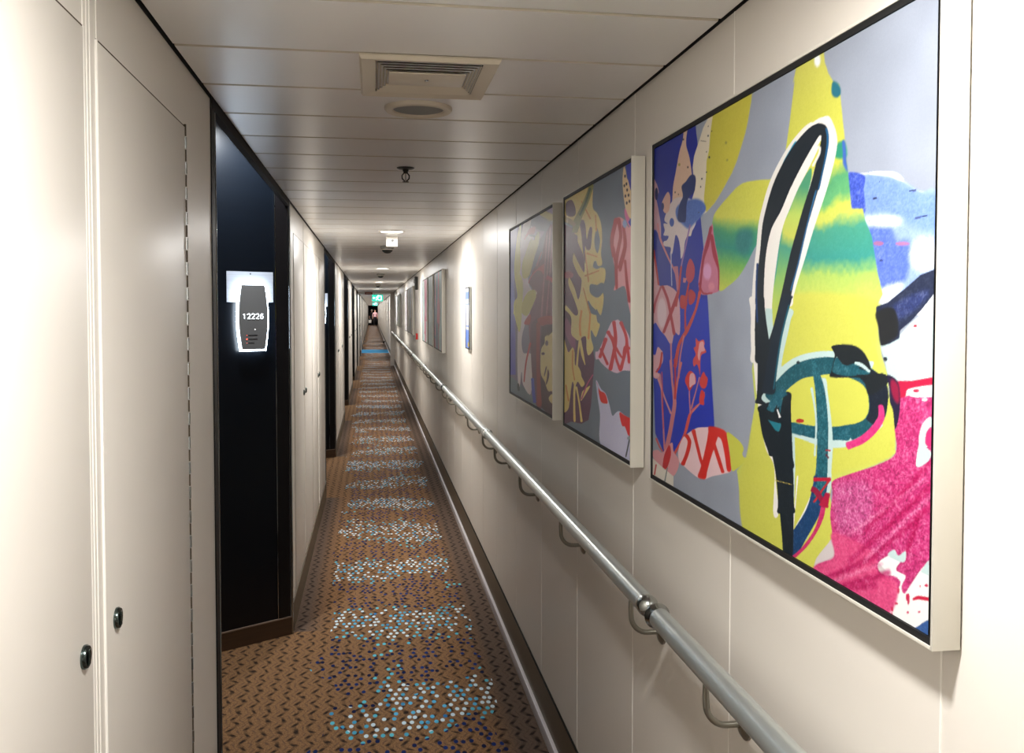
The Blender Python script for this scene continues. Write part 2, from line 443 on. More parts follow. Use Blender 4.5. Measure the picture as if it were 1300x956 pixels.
# ------------------------------------------------------------------ air vent
def air_vent(x0, x1, y0, y1):
    cx_, cy_ = (x0 + x1) / 2, (y0 + y1) / 2
    f = thing('air_vent', (cx_, cy_, CEIL), 'rectangular cream air vent with nested louvres set in the near ceiling slats', 'air vent')
    w, h = (x1 - x0) / 2, (y1 - y0) / 2
    def ring(mb, wo, ho, zo, wi, hi, zi, m):
        O = [(-wo, -ho, zo), (wo, -ho, zo), (wo, ho, zo), (-wo, ho, zo)]; I = [(-wi, -hi, zi), (wi, -hi, zi), (wi, hi, zi), (-wi, hi, zi)]
        for j in range(4): mb.face([O[j], O[(j + 1) % 4], I[(j + 1) % 4], I[j]], m)
    b = MB()
    ring(b, w, h, 0, w, h, -.004, M['vent']); ring(b, w, h, -.004, w - .005, h - .005, -.012, M['vent']); ring(b, w - .005, h - .005, -.012, w - .036, h - .036, -.006, M['vent'])
    ring(b, w - .036, h - .036, -.006, w - .036, h - .036, .030, M['plenum'])
    b.build('frame', f)
    b = MB(); b.box((-w + .036, -h + .036, .030), (w - .036, h - .036, .033), M['plenum']); b.build('dark_backing', f)
    for i in range(4):
        wx, hy = w - .038 - i * .007, h - .038 - i * .020
        b = MB()
        ring(b, wx, hy, -.009, wx - .003, hy - .010, -.0045, M['vent'])
        ring(b, wx - .0002, hy - .0006, -.0078, wx - .003, hy - .010, -.0037, M['plenum'])  # blade tops coloured black: the shade between the louvres put into the colour
        b.build('louvre', f)
    wx, hy = w - .038 - 4 * .007, h - .038 - 4 * .020
    b = MB(); b.box((-wx, -hy, -.010), (wx, hy, -.006), M['vent'], .001); b.lathe([(0, -.0125), (.004, -.012), (.005, -.010)], (0, 0, 0), (0, 0, 1), M['steel'], 12); b.build('centre_plate', f)
air_vent(-.024, .284, 1.955, 2.300)

# ------------------------------------------------------------------ round ceiling speaker
f = thing('ceiling_speaker', (.128, 2.462, CEIL), 'round cream ceiling speaker with a grey grille just beyond the air vent', 'speaker')
b = MB(); b.lathe([(.092, .002), (.092, -.005), (.088, -.010), (.078, -.012), (.070, -.009), (.068, -.004)], (0, 0, 0), (0, 0, 1), M['vent'], 56); b.build('rim', f)
b = MB(); b.lathe([(0, -.006), (.04, -.0055), (.069, -.004)], (0, 0, 0), (0, 0, 1), M['grille'], 48); b.build('grille', f)

# ------------------------------------------------------------------ sprinklers, smoke detectors
def sprinkler(y, label, src=None):
    f = thing('sprinkler', (.132, y, CEIL), label, 'sprinkler', 'pendent sprinklers on the ceiling')
    b = MB(); b.lathe([(0, 0), (.034, 0), (.034, -.002), (.028, -.005), (.012, -.006), (.011, -.014), (0, -.014)], (0, 0, 0), (0, 0, 1), M['dark'], 32); b.build('escutcheon', f)
    b = MB()
    b.lathe([(0, -.012), (.009, -.012), (.009, -.022), (0, -.022)], (0, 0, 0), (0, 0, 1), M['dark'], 16)
    for s in (-1, 1): b.tube([(s * .006, 0, -.02), (s * .014, 0, -.030), (s * .013, 0, -.042), (s * .003, 0, -.052)], .0026, M['dark'], 8)
    b.tube([(0, 0, -.022), (0, 0, -.050)], .0022, M['steel'], 8)
    b.lathe([(0, -.052), (.012, -.053), (.013, -.055), (0, -.056)], (0, 0, 0), (0, 0, 1), M['dark'], 16)
    b.build('sprinkler_head', f)
    return f
sp = sprinkler(3.494, 'dark pendent sprinkler hanging nearest, between speaker and first glowing light')
def smoke_dome(y, label):
    f = thing('smoke_detector', (.134, y, CEIL), label, 'smoke detector', 'grey dome detectors on the ceiling')
    b = MB(); b.lathe([(0, 0), (.058, 0), (.060, -.012), (.054, -.022), (.050, -.024)], (0, 0, 0), (0, 0, 1), M['grille'], 32); b.build('base_ring', f)
    b = MB(); b.lathe([(.048, -.022), (.047, -.034), (.040, -.048), (.024, -.060), (0, -.064)], (0, 0, 0), (0, 0, 1), M['dark'], 32); b.build('dome', f)
    b = MB(); b.lathe([(.0485, -.026), (.0505, -.030), (.0485, -.034)], (0, 0, 0), (0, 0, 1), M['white'], 32); b.build('white_band', f)
    return f
d0 = smoke_dome(7.75, 'grey domed smoke detector hanging just past the first glowing light')
copy_thing(d0, (.134, 13.6, CEIL), 'grey domed smoke detector between the second and third glowing lights')
copy_thing(d0, (.134, 19.2, CEIL), 'grey domed smoke detector just before the fourth glowing light')
f = thing('ceiling_box', (.150, 6.72, CEIL), 'small white box hanging from the ceiling right behind the first glowing light', 'ceiling box')
b = MB(); b.box((-.042, -.03, -.078), (.042, .03, 0), M['white'], .006); b.build('housing', f)
b = MB(); b.lathe([(0, 0), (.010, 0), (.009, .004), (0, .004)], (.004, -.030, -.036), (0, -1, 0), M['dark'], 20); b.build('button', f)

# ------------------------------------------------------------------ handrail in sections with hook brackets
RX, RZ, RR = .590, EYE - .643, .0225
def hook(parent, y):
    b = MB()
    pts = [(RX, y, RZ - RR + .004), (RX - .001, y, RZ - .045)]
    r = .040; c0 = (RX + .040, RZ - .065)
    for i in range(0, 9):
        a = PI + (PI / 2) * i / 8
        pts.append((c0[0] + r * math.cos(a), y, c0[1] + r * math.sin(a)))
    pts.append((XR - .006, y, c0[1] - r))
    b.tube(pts, .0060, M['rod'], 12)
    h = b.build('bracket', parent)
    b = MB(); b.lathe([(0, 0), (.029, 0), (.029, .004), (.022, .009), (.010, .012), (0, .012)], (XR, y, c0[1] - r), (-1, 0, 0), M['rod'], 28); b.build('wall_plate', h)
names = ('nearest', 'second', 'third', 'fourth', 'fifth', 'sixth', 'seventh', 'eighth', 'ninth', 'tenth')
SEG0 = 1.850
for i in range(10):
    y0 = SEG0 + 2.8 * (i - 1); y1 = y0 + 2.738
    lab = 'silver round handrail section running out of frame at the bottom right' if i == 0 else 'silver round handrail section with a ball end, %s one along the right wall' % names[i]
    f = thing('handrail', (XR, y0, RZ), lab, 'handrail', 'handrail sections on the right wall')
    f.location = (0, 0, 0)
    b = MB(); b.tube([(RX, y0 + .012, RZ), (RX, y1, RZ)], RR, M['rail'], 32); b.build('rail', f)
    b = MB(); R2 = .0238
    b.lathe([(RR, .016), (.0232, .012)] + [(R2 * math.cos(a), -R2 * math.sin(a)) for a in [PI / 2 * j / 8 for j in range(9)]], (RX, y0 + .006, RZ), (0, 1, 0), M['steel'], 32); b.build('ball_end', f)
    b = MB(); b.lathe([(.0228, -.016), (.0230, -.008), (.0275, 0), (.0275, .004), (0, .005)], (RX, y1, RZ), (0, 1, 0), M['steel'], 32)
    b.build('end_collar', f)
    for yy in (y0 + .13, y0 + .91, y0 + 1.70, y0 + 2.46): hook(f, yy)
    bpy.context.view_layer.update()
# ------------------------------------------------------------------ lit cabin number sign
def door_sign(k, label, number):
    S = 4.66 + STEP * k
    P1 = Vector((XL - .008, S - .004, 0))
    # local frame: x along the panel, y out of it, z up
    f = thing('cabin_number_sign', (P1.x, P1.y, EYE), label, 'sign', 'lit cabin signs on the recess panels')
    X = PD; N = PN; off = -.366
    def pr(mb, pts, n0, t, m): mb.prism([(u + off, v) for u, v in pts], N * n0, X, (0, 0, 1), N, t, m)
    b = MB(); pr(b, [(.045, .040), (.285, .040), (.285, .190), (.045, .190)], 0, .003, M['signplate']); 
    pr(b, [(.163, .176), (.169, .176), (.169, .182), (.163, .182)], .003, .0015, M['dark']); b.build('back_plate', f)
    def barrel(g, z0, z1):
        L, R = [], []
        for i in range(13):
            t = i / 12; z = z0 + (z1 - z0) * t
            wv = .0595 + .0155 * math.sin(PI * min(1, t * 1.0)) 
            L.append((.168 - wv - g, z)); R.append((.168 + wv + g, z))
        return R + L[::-1]
    b = MB(); pr(b, barrel(.008, -.200, .128), .015, .008, M['halo']); b.build('lit_edge', f)
    b = MB(); pr(b, barrel(0, -.192, .124), .025, .006, M['signbody']); body = b.build('sign_face', f)
    if number:
        # lit digits as strokes
        D = {'1': [[(.1, .8), (.5, 1), (.5, 0)]],
             '2': [[(0, .78), (.15, .95), (.5, 1), (.9, .9), (.95, .65), (.7, .42), (.05, 0), (1, 0)]],
             '6': [[(.9, .88), (.6, 1), (.25, .9), (.03, .5), (.05, .2), (.3, 0), (.7, 0), (.97, .18), (.95, .42), (.7, .56), (.35, .55), (.08, .38)]]}
        b = MB(); x = .1135
        for ch in number:
            for st in D[ch]:
                pts = [Vector(X) * (x + u * .0155 + off) + Vector((0, 0, -.041 + v * .024)) + N * .0315 for u, v in st]
                b.tube(pts, .0015, M['digit'], 8)
            x += .0223
        b.build('number', f)
        b = MB()
        for i, (u0, u1, z) in enumerate(((.140, .187, -.122), (.140, .187, -.141), (.140, .170, -.160))):
            pr(b, [(u0, z - .0018), (u1, z - .0018), (u1, z + .0018), (u0, z + .0018)], .031, .0006, M['gapblack'])
        b.build('printed_lines', f)
        for i, (u, z, mm, r) in enumerate(((.1325, -.122, 'redled', .0016), (.1325, -.141, 'redled', .0035), (.1325, -.160, 'redled', .0014), (.175, -.094, 'whiteled', .0028))):
            b = MB(); o_ = X * (u + off) + Vector((0, 0, z)) + N * .031
            b.lathe([(0, .002), (r * .7, .0016), (r, 0)], o_, N, M[mm], 12); b.build('indicator', f)
    return f
door_sign(0, 'backlit grey cabin number sign 12226 on the nearest black panel', '12226')
door_sign(1, 'small backlit cabin sign on the second black panel down the left side', None)
door_sign(2, 'tiny backlit cabin sign on the third black panel down the left side', None)
door_sign(3, 'tiny backlit cabin sign on the fourth black panel down the left side', None)

# ------------------------------------------------------------------ exit signs, red plate, call point, wall box
def exit_sign(y, cx_, label):
    f = thing('exit_sign', (cx_, y, CEIL), label, 'exit sign', 'green exit signs hanging over the corridor')
    b = MB(); b.box((-.18, -.02, -.25), (.18, .02, -.03), M['exitgreen'], .003); b.build('sign_box', f)
    b = MB()
    for s in (-.1, .1): b.tube([(s, 0, -.03), (s, 0, .0)], .006, M['steel'], 8)
    b.build('hanger', f)
    b = MB()
    q = lambda pts: b.prism(pts, (0, -.021, -.25), (1, 0, 0), (0, 0, 1), (0, -1, 0), .001, M['exitwhite'])
    q([(.03, .04), (.13, .04), (.13, .19), (.03, .19), (.03, .175), (.115, .175), (.115, .055), (.03, .055)])
    q([(-.02, .1), (.02, .06), (.03, .075), (0, .115), (.02, .15), (.045, .13), (.055, .14), (.02, .175), (-.02, .16), (-.05, .125), (-.04, .115), (-.015, .14)][::1])
    q([(-.02, .1), (0, .115), (-.01, .06), (-.05, .04), (-.06, .052), (-.03, .07)])
    b.lathe([(0, 0), (.014, 0), (.014, .001), (0, .001)], (.02, -.021, -.06), (0, -1, 0), M['exitwhite'], 16)
    q([(-.15, .11), (-.12, .15), (-.12, .125), (-.08, .125), (-.08, .095), (-.12, .095), (-.12, .07)])
    b.build('pictogram', f)
exit_sign(30.2, .19, 'larger green lit exit sign hanging past the fire door frame')
exit_sign(60, .22, 'smaller far green lit exit sign hanging above the walking people')
f = thing('fire_door_label', (-.09, 26.995, CEIL - .045), 'small red plate on the fire door header', 'sign')
b = MB(); b.box((-.11, -.004, -.03), (.11, 0, .03), M['red'], .001); b.build('plate', f)
b = MB(); b.box((-.08, -.0055, -.008), (.08, -.004, .008), M['white']); b.build('white_band', f)
f = thing('alarm_sounder', (XR, 13.14, EYE + .395), 'dark box mounted high on the right wall past the second painting trio', 'alarm')
b = MB(); b.box((-.045, -.06, -.095), (0, .06, .095), M['dark'], .006); b.build('housing', f)
b = MB(); b.lathe([(0, 0), (.03, 0), (.034, .012), (.02, .004), (0, .004)], (-.045, 0, .03), (-1, 0, 0), M['grille'], 20); b.build('horn', f)
f = thing('fire_call_point', (XR, 13.18, EYE - .382), 'small red fire call point on the right wall below the dark box', 'call point')
b = MB(); b.box((-.03, -.045, -.045), (0, .045, .045), M['red'], .005); b.build('housing', f)
b = MB(); b.box((-.0315, -.022, -.022), (-.03, .022, .022), M['white'], .0005); b.build('push_glass', f)
f = thing('door_stop', (XR - .06, 46.0, 0), 'small black box on the floor against the far right wall', 'door stop')
b = MB(); b.box((-.05, -.05, 0), (.05, .05, .09), M['black'], .01); b.build('body', f)
b = MB(); b.lathe([(0, .012), (.03, .010), (.034, 0)], (0, 0, .09), (0, 0, 1), M['dark'], 16); b.build('rubber_cap', f)

# safety notice in a slim frame on the right wall
f = thing('safety_notice', (XR, 6.11, EYE - .053), 'slim framed blue and white notice on the right wall before the second painting trio', 'notice')
b = MB()
for a, c in (((-.02, -.117, -.212), (0, -.109, .212)), ((-.02, .109, -.212), (0, .117, .212)), ((-.02, -.109, .204), (0, .109, .212)), ((-.02, -.109, -.212), (0, .109, -.204))): b.box(a, c, M['steel'], .001)
b.build('frame', f)
nb_, nw_, ny_ = mat('notice_blue', (92, 128, 206), .3), mat('notice_lavender', (206, 208, 232), .3), mat('notice_yellow', (214, 186, 70), .3)
b = MB(); b.box((-.016, -.109, -.204), (0, .109, .204), nw_); b.box((-.0165, -.109, -.204), (-.016, .109, -.08), nb_)
b.box((-.0165, -.09, -.06), (-.016, .09, .10), nb_); b.box((-.0168, -.08, -.05), (-.0165, .08, .09), nw_); b.box((-.0168, -.1, -.195), (-.0165, -.02, -.165), ny_); b.box((-.0165, -.09, .13), (-.016, .09, .18), nb_)
b.build('printed_sheet', f)
ART_LARGE = [
['P',[28,44,160],[[-24.2,758.6],[112.4,750.7],[259.8,740.7],[262.9,721.5],[269.5,704.2],[281.7,631.9],[290.4,551.3],[304.5,502.3],[316.7,451.2],[327.9,403.7],[340.5,325.7],[352.1,246.6],[368,155.4],[271.9,134.8],[225.3,125.2],[171.8,86.8],[134,55.6],[76,64.9],[47.2,82.5],[17.6,96.9],[3.2,233.8],[-8,255.6],[-13.5,428.4],[-22.1,638.8]],0,0,0],
['P',[30,52,190],[[-10.6,402.1],[328.1,397.5],[340.5,325.7],[352.1,246.6],[368,155.4],[271.9,134.8],[225.3,125.2],[171.8,86.8],[134,55.6],[76,64.9],[47.2,82.5],[17.6,96.9],[3.2,233.8],[-7.8,240.7]],8,0,0],
['P',[226,214,190],[[327.8,739.1],[522.4,738.2],[520.1,723.6],[515,713.8],[506.8,693.5],[497,676],[476.8,651.6],[459.5,631.8],[441.7,617.3],[397,591.3],[373.6,579.2],[357.7,572],[320.5,560.7],[290.3,556],[263.6,547.5],[250.1,539],[236.5,521.9],[212.8,523.9],[221.8,548.3],[227.8,580.6],[253.3,606.9],[249.1,636.7],[244.1,656.9],[251.9,678.4],[278.5,702.5],[300,723.7]],0,0,0],
['P',[205,196,62],[[350.1,738.7],[424.3,738.2],[522.4,738.2],[520.1,723.6],[515,713.8],[506.8,693.5],[497,676],[476.8,651.6],[459.5,631.8],[441.7,617.3],[397,591.3],[373.6,579.2],[357.7,572],[320.5,560.7],[309.1,571.4],[307,590.5],[316.6,626.8],[318.5,657.7],[330.8,674.3],[336.8,707.1]],3,0.06,0],
['P',[222,184,158],[[192,743.6],[213.3,742],[207,722.4],[207.3,705.8],[225.9,679.5],[238.7,648],[243.8,624.4],[206.3,609.7],[182.1,592.5],[126.1,585.2],[125.5,620],[130.3,640.1],[145.4,665.5],[165.1,699.8],[186.5,722.9]],0,0.05,1],
['P',[215,200,200],[[125.7,606.1],[196.7,604.2],[262.9,583.1],[263.7,544.3],[217.5,523.5],[221.9,544.8],[219.4,528.5],[203.3,513.1],[194,490.3],[179.3,480.4],[174.9,501.7],[163.4,523],[145.9,531.9],[137.8,518],[125.7,494.6],[111.9,493.7],[114.9,507.5],[73.3,514],[67.6,523.3],[89.7,525.2],[100.4,533.2],[67.3,537.7],[74.9,547.8],[66.9,562.9],[94.5,560.4],[72.3,573.2]],0,0.05,1],
['P',[70,105,190],[[146.9,586.3],[187,595.3],[253.6,593.9],[298.5,583.7],[317.8,567.3],[290.3,554.5],[254.6,545.1],[222,538.3],[182.9,552],[152.4,565.2]],5,0.15,1],
['P',[30,48,110],[[229.4,642.8],[248,642.4],[260,636.7],[262.1,625.1],[253.3,606.9],[227.4,602],[211.5,589.1],[207.3,556.3],[189.8,554],[162.7,559],[157.4,571.5],[170.1,593.9],[188.8,606.9],[180.5,628.1],[205.8,634.7]],1,0,1],
['P',[215,165,150],[[60.3,614],[93.2,628.3],[110.7,614.2],[102.6,587.8],[74.3,585.5],[54.9,602]],0,0,1],
['P',[195,150,165],[[-12.8,665.6],[15.9,657.8],[32.6,635.5],[16.4,626.6],[32.1,595.5],[47.6,564.8],[50.4,537.1],[44.7,535.9],[15.4,553],[-11.1,566.6]],0,0,1],
['P',[30,30,90],[[28,632.4],[24.7,623],[16.4,620],[8,625.2],[4.5,635.7],[8,645.1],[16.4,647.9],[24.7,642.4]],0,0,1],
['P',[30,40,110],[[69.5,600.3],[67,595],[60.6,593.4],[54.2,596.6],[51.5,602.5],[54.2,607.8],[60.7,609.2],[67,606]],0,0,1],
['P',[60,90,180],[[136,559.2],[131.8,553.2],[121.3,551.5],[110.7,555.3],[106.4,562.2],[110.9,568.2],[121.5,569.7],[132,565.8]],0,0,1],
['P',[40,50,60],[[330,702.9],[328.9,701.8],[326,701.8],[323.1,702.9],[321.9,704.4],[323.2,705.5],[326.1,705.5],[328.9,704.3]],0,0,1],
['P',[40,50,60],[[328.3,721.1],[327.6,720.4],[325.6,720.4],[323.7,721.2],[322.9,722.2],[323.7,722.9],[325.7,722.9],[327.6,722.1]],0,0,1],
['P',[40,50,60],[[346.8,708.2],[346.1,707.5],[344.2,707.5],[342.3,708.2],[341.6,709.3],[342.4,710],[344.2,709.9],[346.1,709.2]],0,0,1],
['P',[40,50,60],[[337.4,661.4],[336.1,660.1],[332.7,660.1],[329.4,661.3],[328,663],[329.4,664.3],[332.8,664.4],[336.1,663.1]],0,0,1],
['P',[40,50,60],[[320.9,674.5],[320.1,673.7],[318.1,673.7],[316.2,674.4],[315.4,675.4],[316.2,676.2],[318.2,676.2],[320.1,675.5]],0,0,1],
['P',[40,50,60],[[322.3,636],[321.3,635],[318.9,634.9],[316.5,635.8],[315.5,637],[316.5,638],[319,638],[321.4,637.2]],0,0,1],
['P',[40,50,60],[[299.2,626.9],[298,625.7],[295,625.6],[292,626.6],[290.8,628.1],[292,629.3],[295.1,629.3],[298,628.3]],0,0,1],
['P',[40,50,60],[[292.7,612.3],[291.6,611.3],[289.1,611.2],[286.6,612],[285.6,613.3],[286.7,614.2],[289.2,614.3],[291.7,613.5]],0,0,1],
['P',[40,50,60],[[194.2,721.5],[192.8,720.3],[189.5,720.4],[186.1,721.6],[184.8,723.3],[186.2,724.4],[189.6,724.3],[192.9,723.1]],0,0,1],
['P',[150,150,70],[[172.8,674.2],[170.7,672.3],[165.6,672.3],[160.4,674],[158.3,676.5],[160.5,678.3],[165.7,678.3],[170.8,676.6]],2,0,1],
['P',[40,50,60],[[221.3,661.1],[220,659.9],[216.7,659.9],[213.5,661],[212.2,662.6],[213.5,663.8],[216.8,663.8],[220.1,662.7]],0,0,1],
['P',[40,50,60],[[145.2,620.9],[144,619.8],[141.1,619.7],[138.1,620.6],[136.9,622],[138.2,623.1],[141.2,623.2],[144.1,622.2]],0,0,1],
['P',[40,50,60],[[164.9,613.9],[164,613.1],[161.7,613],[159.4,613.7],[158.4,614.8],[159.4,615.6],[161.8,615.7],[164,615]],0,0,1],
['P',[40,50,60],[[282.3,564.2],[281.5,563.4],[279.5,563.2],[277.5,563.8],[276.6,564.9],[277.5,565.7],[279.5,565.8],[281.6,565.2]],0,0,1],
['P',[150,150,70],[[418.3,673.7],[416.8,672.1],[412.9,672],[409,673.6],[407.4,675.7],[409,677.3],[413,677.3],[416.8,675.8]],2,0,1],
['P',[150,150,70],[[423.7,642],[422.3,640.6],[418.8,640.4],[415.4,641.7],[414,643.6],[415.5,645],[418.9,645.1],[422.3,643.8]],2,0,1],
['P',[60,60,60],[[287.2,701.1],[295.4,699.2],[306.7,696.6],[315,694.7],[315.3,695.5],[307,697.5],[295.7,700.1],[287.5,702]],0,0,1],
['P',['G',[442,602.8],[416.1,417.1],[[0,[206,206,72]],[0.34,[206,208,76]],[0.48,[60,150,110]],[0.62,[36,138,124]],[0.78,[110,175,80]],[1,[190,205,70]]]],[[615.9,578.1],[589.1,583.5],[558,587.6],[498.9,591.9],[467.6,589.2],[442.4,582.4],[389.7,565.3],[358.1,550.6],[348.7,530],[354.6,523.2],[367.6,485.5],[380,466.5],[385.1,411.8],[431.1,418.1],[474.5,432.7],[508.7,453.8],[538.1,477],[578.7,503.5],[590.4,526.2],[587.1,534.6]],0.6,0.08,1],
['P',[40,120,120],[[472.8,512.8],[527.6,508],[528.1,483.2],[494.7,468.6],[459,488.1]],14,0.1,1],
['P',[196,110,140],[[350.2,535.9],[357.2,516.9],[365.7,497.8],[379.9,469.6],[384.5,439.1],[385.1,411.8],[361.1,406.2],[319.4,403.3],[288.9,407.6],[280.5,427.1],[288,452.4],[296.4,471.2],[304.7,489.7],[327.3,516.3]],0,0.04,1],
['P',[215,150,195],[[348,446.7],[342.1,435.9],[327.2,431.9],[311.9,437.2],[305.6,448.8],[312,459.6],[327.3,463.2],[342.1,457.5]],6,0,1],
['P',[215,130,150],[[364.9,418.4],[360.2,413.1],[348.6,411.1],[336.7,413.7],[331.8,419.4],[336.9,424.8],[348.8,426.6],[360.4,423.8]],5,0,1],
['P',[158,30,62],[[338,531.3],[328.6,516.9],[316.9,499.1],[307.7,486.9],[299.1,471.4],[290.2,441.2],[283.4,414.3],[294,413.7],[301.1,440.3],[311.1,470],[323.2,484.4],[335,496.2],[343.8,514.5],[349.5,529.4]],1.5,0,1],
['P',[165,36,60],[[340,514.8],[345.5,497.5],[354.2,476.4],[367.4,462],[378.8,448.2],[381.5,428.4],[381.1,412],[385.9,411.8],[387.1,428.2],[386.7,448.2],[381.1,462.6],[373.2,476.8],[362.4,497.3],[353.1,514.5]],1.5,0,1],
['P',[170,40,60],[[279.8,426.6],[284.6,420.8],[292.1,412.7],[303.8,406.1],[321.7,404.1],[340.3,404.6],[353.4,405.2],[352.4,407.6],[339.4,407.3],[322.1,407.1],[309,408.5],[300.1,413.9],[293.1,421.6],[288.3,427.3]],0,0,1],
['P',[214,160,170],[[-12.7,518.2],[2.3,491.2],[17,460.8],[36.3,430],[97,427.6],[150.2,414.4],[168.9,396.2],[176.5,368.9],[174.3,324.4],[143.5,327.1],[126.2,301.4],[110.1,304.3],[82.5,318.4],[54.2,327.8],[19.1,345.5],[-9.8,357.8]],0,0.05,1],
['P',[225,195,205],[[90.4,368.6],[81.7,345.7],[59.5,335.9],[36.6,345.5],[26.9,369.1],[36.6,392.3],[59.4,401.1],[81.6,390.6]],6,0,1],
['P',[178,52,66],[[54.2,426.3],[70.5,413.4],[89.1,396.4],[100.9,379.4],[111.3,361.1],[123.7,339.7],[133.3,322.8],[149.7,324.3],[140.3,341],[128.1,362.2],[117.9,380.4],[105.8,397.8],[85.9,415],[68.7,427.9]],1.5,0,1],
['P',[178,48,60],[[157.9,412.8],[145.5,402],[127.7,386.3],[109.5,369.9],[92.7,354],[76,337.8],[63.8,326],[78.5,324.6],[92.6,336.1],[111.5,351.9],[129.6,367.5],[146.7,383.9],[162.4,399.7],[173.2,410.6]],1.5,0,1],
['P',[185,80,95],[[47,427.4],[35.2,417.9],[18.4,404.3],[4.3,391.4],[-2.1,381.9],[-4.8,374.1],[-6.3,368.6],[8,368.1],[10.3,373.5],[14,380.9],[20.3,389.9],[32.7,402.5],[47.4,416.2],[57.8,425.9]],2,0,1],
['P',[190,60,60],[[-8.8,510.1],[-3.7,500.4],[3.6,486.5],[11,471.9],[17.8,457],[24.5,441.7],[29.4,430.7],[40.8,430.8],[36,441.8],[29.3,457],[22.7,471.9],[16.1,486.4],[9.8,500.2],[5.4,509.8]],0,0,1],
['P',[206,120,128],[[21.6,567],[26.1,552.7],[38.2,532.2],[65.5,508.6],[96.4,485],[123.7,465.9],[145,448],[154.2,426.8],[157.5,410],[167.6,410],[163.7,426.9],[154,448.5],[132.7,466.8],[106.2,486],[77.1,509.3],[51.3,532.4],[38.3,552.3],[32.1,566.4]],0,0,1],
['P',[150,110,170],[[227.7,544.5],[217.5,528.3],[204,506.7],[190.2,486.4],[177.2,464.4],[167.1,436.4],[160.5,413.7],[170.6,413.1],[176.7,435.7],[186.1,463.5],[198.9,485.3],[212.5,505.5],[225.5,527.1],[235.1,543.3]],0,0,1],
['P',[190,60,60],[[176.7,464.4],[172.2,451.9],[165.8,434.2],[159.4,417.3],[153.8,403.8],[148.5,391.7],[144.6,383],[156.9,382.2],[161.4,390.8],[167.7,402.9],[173.5,416.3],[178.7,433.3],[183.4,451],[186.6,463.5]],0,0,1],
['P',[170,170,210],[[113.5,495.3],[114.3,486.2],[115.5,473.2],[116.8,460],[118.2,447.6],[119.6,435.4],[120.6,426.6],[127,426.5],[125.9,435.3],[124.5,447.5],[123.2,459.8],[122.2,472.9],[121.5,485.8],[120.9,494.9]],0,0,1],
['P',[190,110,130],[[133.8,465.6],[136.9,460.4],[141.2,453],[145.5,444.7],[149.2,435.1],[152.7,424.6],[155.3,417],[165.5,416.9],[165.8,424.5],[166.2,434.8],[165.9,444.5],[164.2,453],[162,460.5],[160.3,465.6]],0,0,1],
['P',[188,60,78],[[232.7,477.3],[248.7,470.5],[260,456.9],[256.7,439.2],[236.5,429.1],[217.4,433],[209.5,445.9],[216.8,465.6]],0,0,1],
['P',[206,120,128],[[194.2,440.5],[193.9,437.8],[193.5,434.2],[193.3,431.5],[206.7,430.2],[209.3,432.7],[212.7,436],[215.2,438.3]],0,0,1],
['P',[196,52,46],[[223.7,429],[214.4,414.4],[204.7,396.2],[202.1,382.6],[202.2,368.9],[202.9,350.4],[203.8,335.2],[215.5,335.6],[213.2,350.6],[211.9,368.9],[215.1,382.2],[220,395.3],[225.6,413.5],[230.3,428.4]],0,0,1],
['P',[190,50,50],[[178.8,403.6],[208.4,402.5],[220.2,387.3],[199.1,377.3],[177.2,381.8]],0,0,1],
['P',[190,50,56],[[225.5,408.8],[238.6,415.8],[264.6,406.5],[259.5,391.9],[237.3,384.9],[225.9,390.6]],0,0,1],
['P',[206,70,56],[[281.8,411.5],[274.7,396.5],[261,376.3],[235.5,354.7],[207,333.7],[184,319.3],[164,304.5],[149.3,281.5],[139.7,261.4],[136.4,255.3],[136.8,255],[152.9,252.8],[156.6,254.6],[162.1,261.4],[169.5,281.2],[181.3,303.2],[201.5,316.5],[225.9,330.8],[251.1,352.5],[273.1,374.9],[287.3,395.3],[295.7,410.2]],0,0,1],
['P',[206,120,128],[[116,303.4],[116.6,294],[117.5,280.5],[118.8,266.5],[121,252.9],[123.5,239.3],[125.4,229.5],[135.9,230.5],[133.8,240.2],[130.8,253.7],[128.4,267.1],[127,281],[126.1,294.4],[125.6,303.8]],0,0,1],
['P',[206,120,128],[[196.3,321.9],[190.2,310.4],[181.5,293.8],[173.7,276.6],[168.9,260.4],[165.3,244.2],[162.9,232.5],[175,233.2],[176.5,244.7],[178.9,260.7],[182.7,276.7],[189.8,293.6],[198.1,310.1],[204,321.6]],0,0,1],
['P',[206,120,128],[[111.9,265.9],[117.6,245.8],[124.5,220.7],[131.3,199.2],[134.8,179.6],[129.9,163.2],[121.8,147.2],[114.9,131],[106.3,113.3],[91.8,89.7],[78.3,65.9],[73.9,47.4],[73.1,35.2],[112.8,42.2],[110.7,53.2],[111.1,69.7],[120.2,92],[131.6,115.1],[139.8,132.8],[146.7,148.7],[154.4,164.8],[157.7,182],[149.1,201.5],[137.1,222.2],[127.5,246.8],[120.4,266.6]],0,0,1],
['P',[222,110,105],[[179.6,266.8],[174,256.8],[166,242.4],[157.9,227.4],[150.5,212.8],[143.2,198.1],[137.9,187.4],[154.4,188.1],[158.3,198.7],[163.9,213.2],[170,227.6],[177.6,242.4],[185.7,256.7],[191.3,266.6]],0,0,1],
['P',[200,40,46],[[139.4,271],[140.9,261.5],[142.9,247.8],[144.3,232.9],[144.3,216.9],[143.6,199.9],[143,187.5],[153.4,188.4],[154,200.8],[154.6,217.7],[154.6,233.7],[153.2,248.6],[151.2,262.2],[149.8,271.7]],0,0,1],
['P',[206,120,128],[[33,231.6],[42.6,218.2],[53.1,200.4],[57.1,186.5],[60.6,164.7],[69,116.1],[76.4,72.1],[86.4,73.8],[79.6,117.6],[71.9,166.1],[68.1,187.7],[64.4,201.8],[57.4,220.1],[51.2,233.9]],0,0,1],
